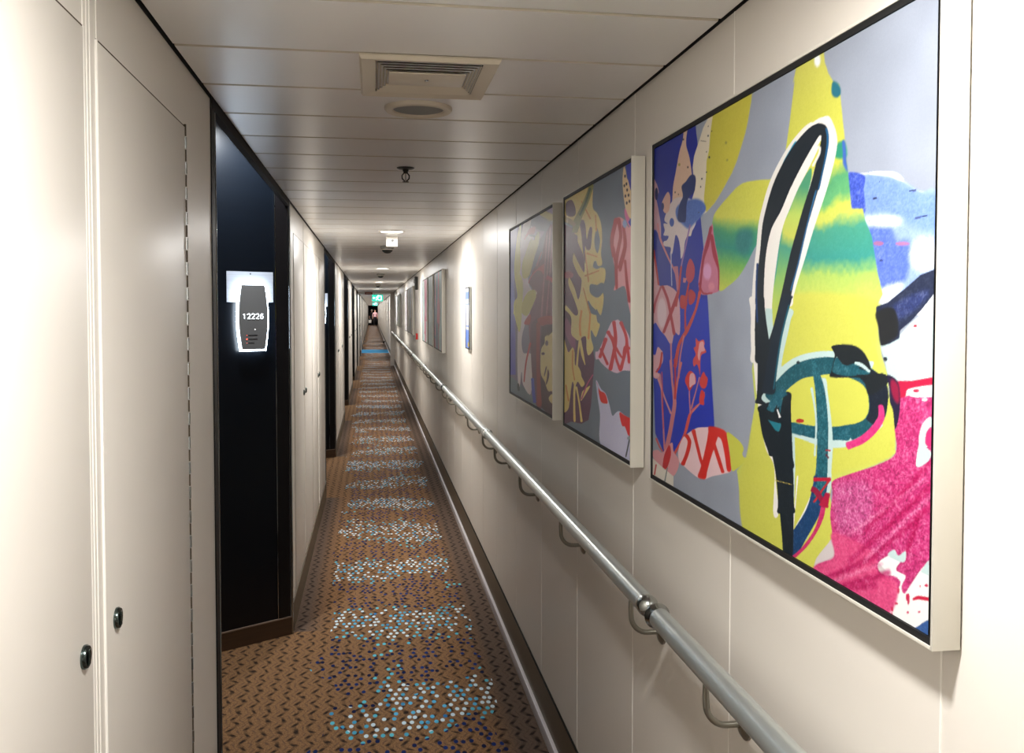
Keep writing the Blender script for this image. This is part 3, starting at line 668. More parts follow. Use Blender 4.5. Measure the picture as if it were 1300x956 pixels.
['P',[215,140,145],[[27.4,223.8],[39.8,213.1],[57.1,198.2],[74.7,183.8],[91.1,171.7],[107.2,160.5],[118.7,152.5],[128.5,155],[116.8,162.8],[100.5,173.9],[84.1,185.9],[67,200.2],[50.3,215.1],[38.5,225.7]],0,0,1],
['P',[210,50,60],[[58.7,237.5],[60.4,223],[62.9,202.2],[65.4,179.9],[67.7,156.7],[70,132.6],[71.7,115.1],[76.2,115.7],[74.9,133.2],[73,157.3],[71,180.5],[68.6,202.7],[66.1,223.5],[64.4,238]],0,0,1],
['P',[222,80,66],[[283.9,191.1],[261.4,181.6],[235,167.8],[221.8,152.7],[212.8,137.7],[205.5,126.1],[192.1,111.5],[154.5,82.1],[118,55.1],[132.9,54.7],[167.7,81.7],[204.6,111.1],[220.2,126.3],[229.6,138.4],[238,153.1],[248.2,166.7],[270.2,179.7],[290.1,189.4]],0,0,1],
['P',[206,120,128],[[231,226.1],[231.1,218.4],[231.3,207.4],[232.1,196.1],[233.8,185.3],[236.1,174.5],[237.9,166.7],[245.3,167.8],[243.3,175.5],[240.6,186.1],[238.7,196.9],[238.1,208.1],[238.4,219],[238.6,226.7]],0,0,1],
['P',[206,120,128],[[286.5,243.7],[282.4,237.2],[276.4,227.6],[269,216.4],[259.5,203.1],[248.7,188.4],[240.6,177.5],[249.7,177.6],[256.8,188.5],[266.5,203.1],[275.1,216.4],[282.3,227.5],[288.4,237.1],[292.5,243.7]],0,0,1],
['P',[206,120,128],[[313,217.2],[309.1,211.9],[303.3,204.5],[294.5,196.5],[280.5,188.1],[263.1,179.1],[250,172.4],[255.5,171.2],[268.6,177.9],[286.1,187],[300.6,195.8],[309.8,204.2],[315.8,211.8],[319.7,217]],0,0,1],
['P',[222,70,66],[[268.2,319.4],[284.5,313.8],[308.2,317.8],[316.2,310.8],[312.8,304.3],[325.1,294.4],[300.1,287.8],[294.2,273.1],[293,247.3],[285.6,259.7],[274.7,268.1],[258.3,262.8],[253.5,275.7],[268.8,287.2],[256.7,298.8],[268.5,304.1]],0,0,1],
['P',[228,160,165],[[290.8,311.4],[308.3,313.7],[312.8,304.3],[317.3,296.6],[295.6,292.4],[288.9,276],[279.7,285.2],[284.8,301.6]],0,0,1],
['P',[220,54,50],[[213.5,239.8],[234.3,252.2],[255.8,250.4],[269.7,243.9],[270,230.9],[256.3,224.8],[235.1,212.4],[218.6,221.7],[208.8,229.3]],0,0,1],
['P',[228,170,178],[[237.3,244.8],[260.5,248.1],[268.1,230.7],[251.7,225.1],[234.9,219.7]],0,0,1],
['P',[220,60,54],[[309.5,255.4],[322.6,249.3],[333.8,243.8],[324.7,227.4],[304,223.4],[289.7,234]],0,0,1],
['P',[222,54,50],[[301.5,220.6],[319.9,212.7],[314.9,202.7],[315.1,192.5],[293.2,192.5],[290.3,203.5]],0,0,1],
['P',[222,165,175],[[31.8,291.9],[55,286.7],[66.4,281.7],[69,263.8],[48.8,249.8],[23.3,240.9],[44.5,229.3],[21.3,220.2],[-2.7,225.9],[-7.8,240.7],[-8.3,272.6],[14.5,273.8]],0,0,1],
['P',[206,50,50],[[55.1,281.4],[52.2,273.3],[47.9,261.9],[42.1,251.9],[33.9,245.3],[24,239.9],[16.3,235.9],[25.8,234.3],[34.2,238.2],[45.7,244],[55.3,251.5],[60.9,262],[64.2,273.5],[66.4,281.5]],0,0,1],
['P',[222,150,158],[[-2,52.7],[35.9,62.3],[70.4,62.2],[130.1,92.8],[142,75.2],[177.3,60.1],[152.3,27.9],[104.6,15.6],[48.2,23.7],[6.7,39]],0,0,1],
['P',[205,45,52],[[81.7,58.5],[114.2,85.1],[125.3,65.5],[98.8,32.5],[71,27.7]],0,0,1],
['P',[210,70,75],[[18.2,85.1],[24.7,81],[33.9,75.3],[43.2,70.2],[52.1,66.8],[60.7,64.3],[66.7,62.6],[74,65.4],[67.9,67.1],[59.6,69.5],[51.5,72.7],[43.1,77.9],[35,83.7],[29.2,88]],0,0,1],
['P',[225,218,205],[[-6.7,38.7],[59.6,30.1],[142,22.5],[142.6,-9.1],[94.2,-15.2],[-5.7,-16.1]],0,0,0],
['P',[205,70,70],[[20.1,26.5],[16.8,19.3],[12.1,9.4],[8.6,1.9],[18,3.2],[21.5,10.6],[26.1,20.5],[29.4,27.6]],0,0,1],
['P',[130,140,140],[[98.8,32.7],[92.3,20.5],[83.2,3.6],[76.3,-9.4],[85.1,-8.2],[91.3,4.6],[99.4,21.4],[105.3,33.5]],0,0,1],
['P',[236,198,204],[[171.8,83.3],[191.5,106.9],[215.8,120.5],[271.8,141.3],[316,149.3],[374.4,156.3],[425.5,153.9],[437.4,127.4],[449.3,90.9],[415.6,77.4],[360,62.6],[318,49.1],[273.6,46.7],[207.3,54.9],[177.3,60.1]],0,0,1],
['P',[224,42,34],[[208.3,117.3],[218.7,114.1],[226.7,108.3],[221.7,95.6],[211.3,80.4],[198.5,66.8],[187.5,56.5],[207.3,56.7],[218.4,67.2],[231.4,81.4],[242.3,97.2],[247.4,111.9],[236.2,120],[223.3,123.6]],2,0,1],
['P',[224,45,38],[[248.2,134],[257.2,124.2],[268.9,110.8],[280.7,95.6],[292.2,81.7],[303.3,73.3],[311.3,68.6],[323.8,72.9],[317,77.7],[307.4,85.9],[296.1,99.4],[284.7,114.5],[274.9,128.2],[267.9,138.4]],2,0,1],
['P',[224,38,32],[[342.2,154.5],[338.2,142.7],[331.8,126.1],[322.9,107.7],[311.8,87.7],[297.3,65.3],[285.2,47.6],[324.2,50.9],[334.4,68.1],[348,90],[362.6,109.8],[376.7,128.3],[389,145.1],[397.7,156.9]],2.5,0,1],
['P',[224,44,36],[[355,126.3],[362.5,118.3],[373.2,107],[383.3,96.6],[391.8,88.6],[399.6,81.6],[405.1,76.8],[418.3,80.8],[413.8,85.9],[407.4,93.2],[399.9,101.4],[389.7,111.7],[378.5,122.6],[370.5,130.5]],2,0,1],
['P',[224,42,36],[[382.5,156.4],[425.5,153.9],[437.4,127.4],[449.3,92.3],[430.7,86.1],[418.7,112.5],[402.7,137.2],[378.7,143]],2,0,1],
['P',[205,208,72],[[427.7,154.2],[466.3,150.7],[491.4,144.2],[502,135.8],[496.6,127.3],[503.7,121.8],[517.3,123.2],[509.3,115.7],[473.3,96.5],[451.5,90.7],[441.2,122]],0,0,1],
['P',[232,236,242],[[806.3,560.4],[880.8,550.3],[911.1,547.2],[939.9,541.4],[960.8,528.4],[987.5,514.1],[1015.8,507],[1032.3,503.6],[1033.2,412.4],[1028.5,368.7],[853.5,367.7],[809.1,447.8]],0,0,0],
['P',[138,166,224],[[806.4,557],[876.9,548.6],[911.2,542.3],[940.1,535.6],[967.6,524.6],[993.9,511.4],[1024.9,503.7],[1027.4,408.9],[964.3,395.2],[924.4,383.7],[915.3,379.6],[853.2,380],[807.9,492.9]],3,0.15,1],
['P',[112,146,216],[[877,547.3],[911.2,540.6],[940.1,533.4],[967.7,521.6],[994,509.5],[1024.9,501.8],[1025.9,464.6],[982.1,472.4],[927,493.7],[874.2,501.4]],8,0.18,1],
['P',[58,84,204],[[823.7,555.2],[872.2,548.4],[871.9,529.3],[876.5,503.3],[866.3,499.1],[825,503.4]],2,0.35,1],
['P',[84,112,218],[[882.6,477.3],[934.6,474.7],[945.5,459.7],[974.4,455.6],[973.8,438],[971.1,414.7],[950.5,401.5],[915,392],[884,422.2]],8,0.25,1],
['P',[232,236,244],[[1028.2,436.7],[1020.9,423.8],[1002.4,419.2],[983,425.9],[974.8,440.3],[983,453.4],[1002.4,457.2],[1020.9,449.9]],12,0,1],
['P',[226,232,244],[[962.1,481.1],[949,477.9],[916,479.1],[881.2,484.3],[866.6,490.6],[882.3,493.8],[917.5,492],[949.9,486.7]],8,0,1],
['P',[222,230,242],[[914.8,400.3],[964,407.1],[943.9,387.6],[915.3,379.6]],7,0,1],
['P',[246,248,250],[[888.5,550.2],[939.9,542],[960.8,529.4],[947.1,532.4],[925.8,540.9],[888.6,547.3]],1.5,0,1],
['P',[160,100,150],[[919.6,457.2],[916.2,455.5],[907.8,455.2],[899.2,456.7],[895.7,459.1],[899.4,460.8],[908,461],[916.4,459.4]],0,0,1],
['P',[165,110,160],[[974.1,452.8],[969.8,451.4],[959.3,451.4],[948.6,452.9],[944.2,455.1],[948.9,456.6],[959.7,456.5],[970.1,454.9]],0,0,1],
['P',[26,26,66],[[971.3,514.6],[975.4,514.3],[981,513.9],[985.1,513.6],[984.7,515.4],[980.6,515.5],[975.1,515.8],[971,516]],0,0,1],
['P',[26,26,66],[[894.2,514.7],[896.9,514.7],[900.5,514.6],[903.3,514.5],[902.7,516.2],[900,516.3],[896.3,516.4],[893.7,516.5]],0,0,1],
['P',[26,26,66],[[983.7,481.2],[990.4,481.4],[999.5,481.7],[1006.3,481.9],[1005.7,483.4],[999,483],[989.9,482.6],[983.3,482.2]],0,0,1],
['P',[26,26,66],[[911.2,435.4],[913.1,435.5],[915.8,435.6],[917.8,435.7],[917.3,437.2],[915.3,437.1],[912.6,437.1],[910.7,437]],0,0,1],
['P',[26,26,66],[[907,534.6],[907.4,534.6],[908,534.5],[908.4,534.4],[908.4,535.7],[908,535.7],[907.4,535.8],[906.9,535.9]],0,0,1],
['P',[26,26,66],[[885.6,487.8],[886.3,487.8],[887.2,487.8],[888,487.8],[887.5,489.1],[886.8,489.1],[885.9,489.1],[885.2,489.1]],0,0,1],
['P',['G',[802.1,730.2],[811,367.5],[[0,[206,204,84]],[0.16,[206,206,78]],[0.44,[208,208,72]],[0.5,[80,165,110]],[0.555,[96,178,112]],[0.59,[200,210,80]],[0.625,[200,208,84]],[0.67,[66,158,132]],[0.79,[52,152,140]],[0.86,[170,204,92]],[0.93,[200,214,88]],[1,[200,212,92]]]],[[681.7,740.6],[722.6,740.6],[762.5,740.4],[766.2,722.1],[777.3,703.2],[789.8,689.8],[807.7,680.9],[810.8,661.3],[817.6,628.8],[824.8,596.5],[827.3,581.5],[833,556.4],[842.5,508.8],[870.1,506.1],[876.4,490.6],[892.5,468],[906.9,421.3],[919.4,394],[909.7,383.8],[904.2,373.9],[909.9,348.6],[918.1,318.1],[931,296.6],[936.7,264],[947.5,251.4],[951.6,200],[909.1,179.1],[856.5,157.6],[804.7,138.9],[801.3,134.2],[795,115.6],[803.5,91.5],[809.4,35.3],[757.7,3.2],[759.5,-20.3],[667.2,-17.9],[512.8,-17],[475.4,89.9],[486,65.6],[473.3,93.7],[517.4,122.7],[534.8,181.3],[547.1,220.1],[532.7,275.7],[568.9,386.1],[645.5,609.3],[661.9,663.9],[676.6,722.3],[669,713.9]],0.6,0.06,0],
['P',[206,208,78],[[626.5,391.3],[898.7,388],[905.2,331.6],[936.7,264],[947.5,251.4],[947.9,199.4],[909.1,179.1],[798.5,141.5],[795,115.6],[803.5,91.5],[809.4,35.3],[757.7,3.2],[660.2,-15.1],[512.7,-13.5],[484.5,80.7],[513.7,126.9],[552.1,214.9],[629,286.3]],6,0.05,1],
['P',[34,110,130],[[788.9,689.4],[806.8,680.5],[810.6,666.9],[797.1,665.6],[786.6,673.7]],3,0,1],
['P',[45,150,115],[[800.9,600.8],[822.6,600.8],[828.2,579.1],[796.9,584.4]],4,0,1],
['P',[60,100,190],[[816.1,602],[823.4,601.1],[828.3,574.7],[831.3,558.9],[819,571.8],[818.7,584.3]],3,0,1],
['P',[235,238,240],[[754.4,727.7],[751.7,721.8],[744.9,720.9],[738,725.6],[735.1,733.1],[737.9,738.9],[744.8,739.6],[751.7,734.7]],5,0,1],
['P',[188,214,214],[[915.3,330.6],[944.4,335.8],[976,357.5],[1001.8,371.3],[1030.8,368.4],[1032.6,298.6],[982.2,290.9],[945.6,287.8],[931,296.6],[925.7,312.9],[919.6,321]],0,0,0],
['P',[40,50,60],[[931,313.8],[929.8,311.7],[926.7,310.8],[923.5,311.4],[922.2,313.3],[923.5,315.4],[926.7,316.3],[929.8,315.6]],0,0,1],
['P',[185,30,60],[[991,355.6],[990,354.5],[987.5,354],[985,354.4],[984,355.5],[985.1,356.7],[987.6,357.1],[990,356.7]],0,0,1],
['P',[36,44,70],[[1032.9,424.4],[1019,419.8],[996.5,415.3],[964.2,399.2],[929.8,383.7],[905,378.7],[904.2,371.1],[910.8,351.4],[916.4,329.8],[934.9,332.7],[956,340.2],[957.1,349.7],[980.3,362],[1001.6,376.5],[1029.9,399]],0,0.12,0],
['P',[44,56,110],[[929.1,371.1],[961.7,387.3],[1005.3,397],[1013.8,391.7],[980.1,371.3],[953.1,363.1]],6,0.3,1],
['P',[36,38,40],[[904.2,371.1],[943.3,376.6],[953.5,346.9],[934.8,335.4],[916.3,330.6],[909.7,354.2]],3,0,1],
['P',[206,196,196],[[957.8,268.8],[1033.2,276],[1025.4,89.4],[1027.9,-5.1],[984.2,-12.6],[925,-11.7],[757.8,-2.8],[808.7,63.9],[951.6,200]],0,0,1],
['P',[234,236,234],[[911.6,57.9],[943.2,76.9],[1021.1,76.3],[1028.1,-14.6],[980,-12.8],[918,-11.4],[961.6,41.4]],1,0,0],
['P',[196,24,66],[[943.2,287.6],[982.2,290.7],[1032.6,300.1],[1032.9,287.1],[982.4,282.2],[971.4,275.4],[969.3,268.5],[956.5,265.9],[952.9,279.1]],0,0,0],
['P',[206,42,116],[[956.5,265.9],[969.2,270.4],[982.6,273.3],[1033.2,276],[1025.1,98.9],[1017,84.7],[1002.5,68.5],[986.7,49.1],[973.8,33.8],[968.1,40.9],[976.2,55.8],[961.2,56.5],[956.8,60.3],[973.4,80],[956.4,75.4],[938.9,70.6],[916.4,53.9],[925.9,43.6],[952.7,48.9],[965.8,45.2],[957.5,32.5],[946.8,21.5],[938.3,5.8],[923.6,-9.6],[889.2,-10.4],[758,-8.7],[756.4,5.3],[781.2,18.8],[809.4,33.9],[803.1,62.5],[796.8,89.9],[802.8,120.1],[802.4,137.3],[854.7,158.3],[909.2,177.7],[951.6,200],[947.9,235],[956.8,252.4]],0,0.5,1],
['P',[206,70,140],[[812.5,133.5],[885.1,153],[905,130.3],[886.6,94.1],[825.1,70.8],[808,92.5]],14,0.55,1],
['P',[226,64,124],[[803,65.4],[906.6,67.1],[916.6,43.5],[961.6,41.4],[924.9,-9.1],[758,-8.7],[756.4,5.8],[809.4,33.9]],4,0.25,1],
['P',[186,14,86],[[1035.2,187.8],[1015,171.7],[984.5,147.6],[950.5,120.8],[914.3,92.5],[874.9,61.8],[844.5,38.2],[850.1,36.4],[881.4,59.6],[921.7,89.8],[958.3,117.8],[991.6,144.7],[1021,169.1],[1040.5,185.4]],5,0.4,1],
['P',[186,14,86],[[1035.9,164.5],[1021.5,153.2],[1000,136.5],[976.4,118.1],[951.5,98.9],[924.6,78.4],[904.3,62.8],[909.2,60.9],[930.3,76],[958.1,96],[983.6,115],[1006.8,133.5],[1027.3,150.6],[1041,162.2]],5,0.4,1],
['P',[186,14,86],[[1019.5,203.8],[1004.6,191],[982.5,172.1],[958.2,151.4],[932.5,129.9],[904.9,107],[883.9,89.6],[889.5,87.9],[911.4,104.9],[940.1,127.4],[966.3,148.6],[990.1,169.5],[1011.2,188.7],[1025.3,201.6]],5,0.4,1],
['P',[186,14,86],[[996.8,135.9],[993.6,128.3],[988.8,117.5],[983.5,106.1],[977.6,94.7],[971.1,82.7],[966.3,73.9],[972.4,73.9],[978.5,82.7],[986.5,94.7],[993.5,106.5],[998.5,118.1],[1002.1,128.9],[1004.5,136.3]],5,0.4,1],
['P',[186,14,86],[[916.2,30.1],[909,27.6],[898.4,23.8],[886.6,19.3],[873.2,13.9],[858.6,7.8],[847.7,3.3],[848.8,-0.8],[859.9,2.9],[874.9,8],[888.6,12.9],[900.5,17.8],[910.8,22.3],[917.9,25.5]],5,0.4,1],
['P',[186,14,86],[[914.1,66.2],[898.3,58.1],[874.9,46.1],[849,32.7],[821.2,18.2],[791.1,2.5],[768.3,-9.4],[771.9,-12.8],[795.3,-1.5],[826.2,13.5],[854.4,27.6],[880.1,41.4],[902.8,54],[918.1,62.6]],5,0.4,1],
['P',[186,14,86],[[942.5,53.5],[927.5,46.7],[905.2,36.7],[880.6,25.5],[854.1,13.2],[825.5,-0.2],[803.7,-10.3],[806.1,-14.1],[828.3,-4.6],[857.5,8],[884.3,19.8],[908.8,31.4],[930.6,42.1],[945.2,49.3]],5,0.4,1],
['P',[232,120,170],[[1037,175.5],[997.2,142.8],[936.6,93.1],[886.1,51.7],[889.2,50.8],[939.5,92.2],[999.7,141.8],[1039.4,174.5]],4,0.6,1],
['P',[232,120,170],[[1010.4,180],[967,152.2],[900.7,109.7],[845,74],[847.8,72.7],[903.3,108.3],[969.3,150.8],[1012.5,178.6]],4,0.6,1],
['P',[232,120,170],[[924.9,57.4],[886.3,38.7],[828.5,10.6],[781,-12.4],[782.9,-14.4],[830.2,8.7],[887.8,36.9],[926.3,55.6]],4,0.6,1],
['P',[190,216,216],[[1020.8,252.4],[1005.1,243.3],[997.9,225.6],[1000.7,215.6],[1014.2,217.1],[1020.5,233.9]],0,0,1],
['P',[206,40,110],[[1021.1,240.4],[1011.7,232.7],[1010.8,219.7],[1021.6,220]],0,0,1],
['P',[190,216,216],[[999.7,220.7],[1010.9,216.6],[1021.9,211.1],[1014.7,199.7],[993.6,191.4]],0,0,1],
['P',[206,226,226],[[971.4,275.9],[982.4,282.2],[1032.8,289.8],[1033.1,278.5],[1008.6,273.6],[982.7,272.2]],0,0,1],
['P',[196,30,70],[[997.3,280.4],[995.5,278.9],[991.2,278],[986.9,278.2],[985.1,279.3],[987,280.8],[991.4,281.7],[995.6,281.5]],0,0,1],
['P',[226,232,232],[[1013.6,271.6],[1011.9,270.1],[1007.8,269.2],[1003.6,269.3],[1001.8,270.4],[1003.7,271.9],[1007.9,272.8],[1012,272.6]],0,0,1],
['P',[188,214,214],[[937.9,71.6],[951.9,81.3],[960.7,76.6],[975.4,86],[973.6,72.6],[956.6,69.1]],0,0,1],
['P',[188,214,214],[[1020.8,88.2],[1021.3,69.2],[1004.5,69.1]],0,0,1],
['P',[206,26,76],[[984.7,31.1],[984.1,26],[982.4,23.4],[980.6,24.9],[979.8,29.6],[980.4,34.8],[982.2,37.2],[983.9,35.6]],0,0,1],
['P',[206,26,76],[[964,34.5],[963.4,31.8],[961.9,30.3],[960.4,30.9],[959.7,33.3],[960.3,36],[961.8,37.4],[963.3,36.8]],0,0,1],
['P',[206,26,76],[[961.4,18],[960.4,16.6],[957.9,15.4],[955.5,15],[954.5,15.8],[955.5,17.2],[958,18.4],[960.4,18.7]],0,0,1],
['P',[206,26,76],[[952,7.8],[951.3,5.4],[949.5,3.9],[947.6,4.2],[946.8,6.1],[947.5,8.5],[949.4,10],[951.3,9.6]],0,0,1],
['P',[206,26,76],[[983.5,14.5],[982.9,13.3],[981.5,12.4],[980,12.3],[979.4,13.2],[980,14.4],[981.5,15.4],[982.9,15.4]],0,0,1],
['P',[206,26,76],[[1006.5,22.8],[1005.7,21.8],[1003.7,20.9],[1001.7,20.5],[1000.9,20.9],[1001.8,21.9],[1003.8,22.8],[1005.7,23.2]],0,0,1],
['P',[206,26,76],[[1020.1,58],[1019.1,56.5],[1016.6,55.3],[1014.1,55],[1013.1,55.9],[1014.2,57.4],[1016.6,58.7],[1019.1,58.9]],0,0,1],
['P',[206,26,76],[[950.5,-0.4],[950,-3.1],[948.8,-4.6],[947.5,-3.9],[947,-1.5],[947.4,1.2],[948.7,2.6],[949.9,1.9]],0,0,1],
['P',[206,26,76],[[980.5,32.2],[980.1,29.3],[979,27.7],[977.8,28.6],[977.2,31.3],[977.7,34.2],[978.8,35.7],[980,34.8]],0,0,1],
['P',[206,26,76],[[1006.5,53.1],[1006,52.3],[1004.9,51.7],[1003.8,51.6],[1003.3,52.2],[1003.8,53],[1004.9,53.6],[1006,53.7]],0,0,1],
['P',[206,20,60],[[992.1,31.8],[994.9,33.1],[998.6,34.7],[1003.3,36.3],[1010.6,38.1],[1019.5,40.1],[1026.1,41.5],[1027.1,45.6],[1020.6,44.5],[1011.5,42.7],[1003.3,40.7],[997.1,38],[993,35.3],[990.5,33.6]],0,0,1],
['P',[44,84,150],[[983.4,-12.1],[1000.2,3],[1027.2,19],[1028.3,-19.3],[1018.5,-14.6]],0,0.2,1],
['P',[232,228,222],[[599.6,291.4],[597.7,311.6],[595.4,337.5],[592.9,360.4],[591.1,383.4],[590.9,406.7],[592.1,429.2],[594.7,450.2],[599.5,469.8],[607.4,487.8],[617.7,502.9],[631.2,513.3],[646.7,524.1],[660.4,537.7],[673.3,550.7],[686,562],[699.6,573.2],[715.5,585.3],[731.1,596.6],[745.6,606.6],[757.1,614],[763.5,616.6],[774,620.6],[778.5,629.8],[766.9,636.2],[764.9,632.5],[764,622],[761.9,614.7],[757.4,605.9],[749.4,592.1],[740,576.9],[732.3,563.8],[723.8,550.8],[711.7,535.8],[698.8,520.2],[688.6,506.1],[678.9,491.5],[667.4,473.9],[655.9,455.9],[645.1,439.7],[634.7,423],[624,402.7],[616,386.6],[671.9,380.1],[680,395.3],[690.6,414.2],[700.7,429.4],[711.4,445],[722.3,462.6],[732.6,479.5],[741.5,493.2],[750.5,506.4],[761.4,521.6],[772.2,536.8],[780.6,550.2],[787.9,563.3],[795.8,578.7],[801.6,593.7],[803.1,605.3],[800.7,616.4],[792.4,630.4],[778,644.5],[749.6,646.7],[734.6,645.1],[726.3,646.1],[709.3,643.8],[687.6,637.2],[664.8,628],[642.8,616.3],[622.5,603.2],[605.6,590.2],[591.1,576.3],[578.5,560.7],[568.6,545.5],[560.4,531.8],[553.2,515.9],[548.8,496.6],[545.4,476.3],[540,455.4],[534.8,433.1],[531.3,409],[528.9,384.3],[527,359.8],[526.5,335.2],[528.6,307.7],[531.1,286.5]],0,0,1],
['P',[232,228,222],[[521.5,395.9],[524.3,377.5],[527.8,354.6],[530.9,335.7],[534,317.3],[536.9,298.7],[540.1,280.3],[544.1,261.7],[548.8,243.8],[555.8,225.6],[561.7,212],[582,214.6],[584.3,229],[586.2,247.9],[585.2,265.8],[582.9,284],[580.1,302],[577.1,320],[574.1,337.8],[571.2,356.2],[567.8,378.4],[565.2,396.2]],0,0,1],
['P',[232,228,222],[[753.6,608.4],[723.5,581.3],[691,555.5],[668.2,532.3],[639.8,499.8],[620.9,447.1],[606.9,383.5],[613.1,342.2],[591.4,276.4],[570.6,336.6],[566.8,407.4],[586.7,486],[629.2,527.8],[681.4,569.7],[712.6,594.8]],0,0,1],
['P',[186,214,212],[[618.1,381.1],[609.5,365.4],[598.3,345.6],[587.6,329.1],[577.4,311.9],[569.6,292.3],[564.6,277.3],[637.6,277],[642.2,291],[648.5,308.4],[655.4,323.6],[663.1,339.8],[671.5,359.5],[677.8,374.8]],0,0,1],
['P',[186,214,212],[[582.7,376.7],[612.3,376.6],[615.1,342.3],[591.4,276.4],[577.5,317.9]],0,0,0],
['P',['G',[667.4,567.3],[623.5,337.9],[[0,[70,150,110]],[0.2,[180,205,90]],[0.34,[200,205,84]],[0.42,[70,156,130]],[0.62,[140,190,96]],[1,[206,208,78]]]],[[725.3,579.3],[732.4,572.8],[724.2,551],[701.1,511.4],[674.6,461.8],[649.6,418.9],[624.9,365.2],[613,344.5],[608,383.5],[621.3,433.5],[641.9,495.2],[666.4,528.1],[691,555.5]],0,0,1],
['P',[40,150,190],[[678.9,627.4],[662.9,618.1],[642.8,605],[627.5,590.7],[613.7,575.6],[600.2,560.6],[588.7,546.6],[580.3,533.8],[575.1,524.7],[583.6,523],[588.6,532],[596.8,544.5],[608.5,558.3],[622.3,572.9],[636.4,587.7],[651.7,601.6],[671.2,614.5],[686.9,623.7]],0,0,1],
['P',[30,38,46],[[584.6,290.3],[582.8,310.7],[580.4,337],[577.9,360.3],[576,383.6],[575.8,407.3],[577.1,430.2],[579.8,451.6],[584.8,471.6],[592.8,490],[603.6,505.7],[617.9,516.8],[633.6,527.7],[647.6,541.3],[660.8,554.6],[674.1,566.2],[688.2,577.6],[704.5,590],[720.8,601.5],[735.9,611.7],[748.6,619.6],[756.1,623.7],[758,625.3],[755.5,627.1],[757,626.4],[758.9,621.3],[757.7,612.5],[751.7,598.4],[743.6,582.8],[736.7,569.6],[729,556.3],[718.6,541],[707.7,525.5],[699,511.7],[690.1,497.2],[678.9,479.2],[667.5,459.7],[657.8,439.9],[649,420.6],[640.7,402.9],[631.9,385.1],[621.3,364.8],[609.6,344.4],[595.9,325.2],[582.7,306.2],[573.5,286.4],[567.9,271.7],[614.4,271.9],[617.8,285.7],[623.7,303.9],[633.5,321.6],[644.8,340.8],[655.1,361.4],[664.6,381.5],[672.9,399],[680.9,416.3],[689.5,435.2],[698.4,454.3],[708.3,473.3],[718.1,491],[726.5,505.2],[734.8,518.6],[744.4,534.1],[753.7,549.5],[761.4,562.9],[768,576.2],[774.4,592.3],[778.8,607.2],[779.5,617.6],[777.1,625.9],[768.7,634.3],[751.2,640.1],[734.8,640.6],[718.3,637.9],[698,631.7],[676,622.7],[654.8,611.2],[635,598.3],[618.8,585.6],[604.8,572],[592.7,556.7],[582.9,541.6],[574.9,528.1],[568.2,512.9],[564.2,494.3],[560.9,474.5],[555.7,453.9],[550.7,432],[547.3,408.4],[544.9,384.1],[543.1,359.9],[542.6,335.7],[544.7,308.6],[547.1,287.6]],0,0,1],
['P',[28,36,44],[[544.6,395.6],[545.7,377.5],[547.3,354.7],[548.9,335.8],[550.8,317.4],[553.3,298.8],[555.1,280.6],[555,261.7],[554,244.4],[552.5,229.8],[551.2,219.3],[627.2,225.6],[627.6,236.1],[626.6,251.2],[621.5,268.4],[614.6,286.6],[607,304],[599.3,321.4],[592.5,338.6],[586.2,356.5],[580,378.4],[575.4,396]],0,0,1],
['P',[30,38,46],[[772.8,626.7],[767.6,622],[754.7,622.1],[741.5,627.1],[736.1,634.1],[741.7,638.8],[755,638.3],[767.8,633.2]],0,0,1],
['P',[24,90,140],[[770,628.5],[772.8,622.2],[774.8,612.7],[772.8,600.7],[768.2,585.8],[759.4,565.2],[751.3,547.6],[755.4,546.6],[763.7,564.1],[773,584.6],[778.5,599.3],[781.2,611.4],[778.9,621.5],[775.5,628.1]],0,0,1],
['P',[30,66,120],[[546.8,451],[545.6,438.8],[544,421.3],[543.4,403.1],[544.9,385.5],[547.5,367.9],[549.5,355.1],[555.2,355.3],[553.5,368],[551.4,385.5],[550.2,403],[550.8,421],[552.4,438.4],[553.6,450.5]],0,0,1],
['P',[40,100,150],[[743,544.7],[731.8,524.5],[717.2,497.4],[704.1,470.1],[691.4,443.8],[678.6,421.3],[668.9,405.4],[673.5,404.7],[683.1,420.5],[695.9,443],[708.5,469.3],[721.5,496.5],[736,523.5],[747.1,543.6]],0,0,1],
['P',[226,222,216],[[752.4,606.6],[752.2,604.3],[751.9,601.1],[749.9,597.4],[744.5,592.7],[737.2,587.3],[731.7,583.3],[737.8,580.7],[743.3,584.7],[750.6,590.2],[756.2,595.2],[758.2,599.5],[758.3,603.2],[758.2,605.6]],0.5,0,1],
['P',[186,214,212],[[625.6,221.6],[644.2,238.4],[667.4,256.4],[688.1,266.8],[708.7,274.1],[729.9,278.4],[753.7,281.7],[775.8,285.1],[796.2,287.1],[819.6,286.6],[841.4,284.8],[860.3,281],[874.4,277.5],[900.7,306],[884.4,309.5],[859.9,313.7],[831.3,316.4],[800.3,317.5],[770.3,316.4],[741.9,313.4],[711.2,308.6],[677.4,300.1],[645,287],[615.5,270],[589.6,247.1],[571.7,228.3]],0,0,1],
['P',[186,214,212],[[892.5,239.3],[886.3,232.5],[876.6,224.9],[860.7,218.7],[839,212.3],[813.4,205.9],[786.8,201.2],[760.9,200.5],[732.2,201.5],[700.2,202.2],[675.4,203],[663,183.1],[688.3,182.8],[720.1,182.4],[750,181],[783.1,181.3],[817.8,186.2],[849.2,193.4],[875.6,202.3],[898,212.6],[913.8,223.9],[922.5,232]],0,0,1],
['P',[206,208,78],[[672,231],[689.8,249.7],[737.8,270.3],[739.7,247.8],[755.5,223.6],[753.8,210.6],[705,208.4],[683.5,211.9],[677.4,221.4]],0,0,1],
['P',[206,208,78],[[770.4,271.3],[813.1,283.9],[864.3,284.7],[886,273.4],[892.6,262.5],[889.4,244.9],[865.8,224.7],[832.4,213.8],[790.6,212.1],[783.8,239.5]],0,0,1],
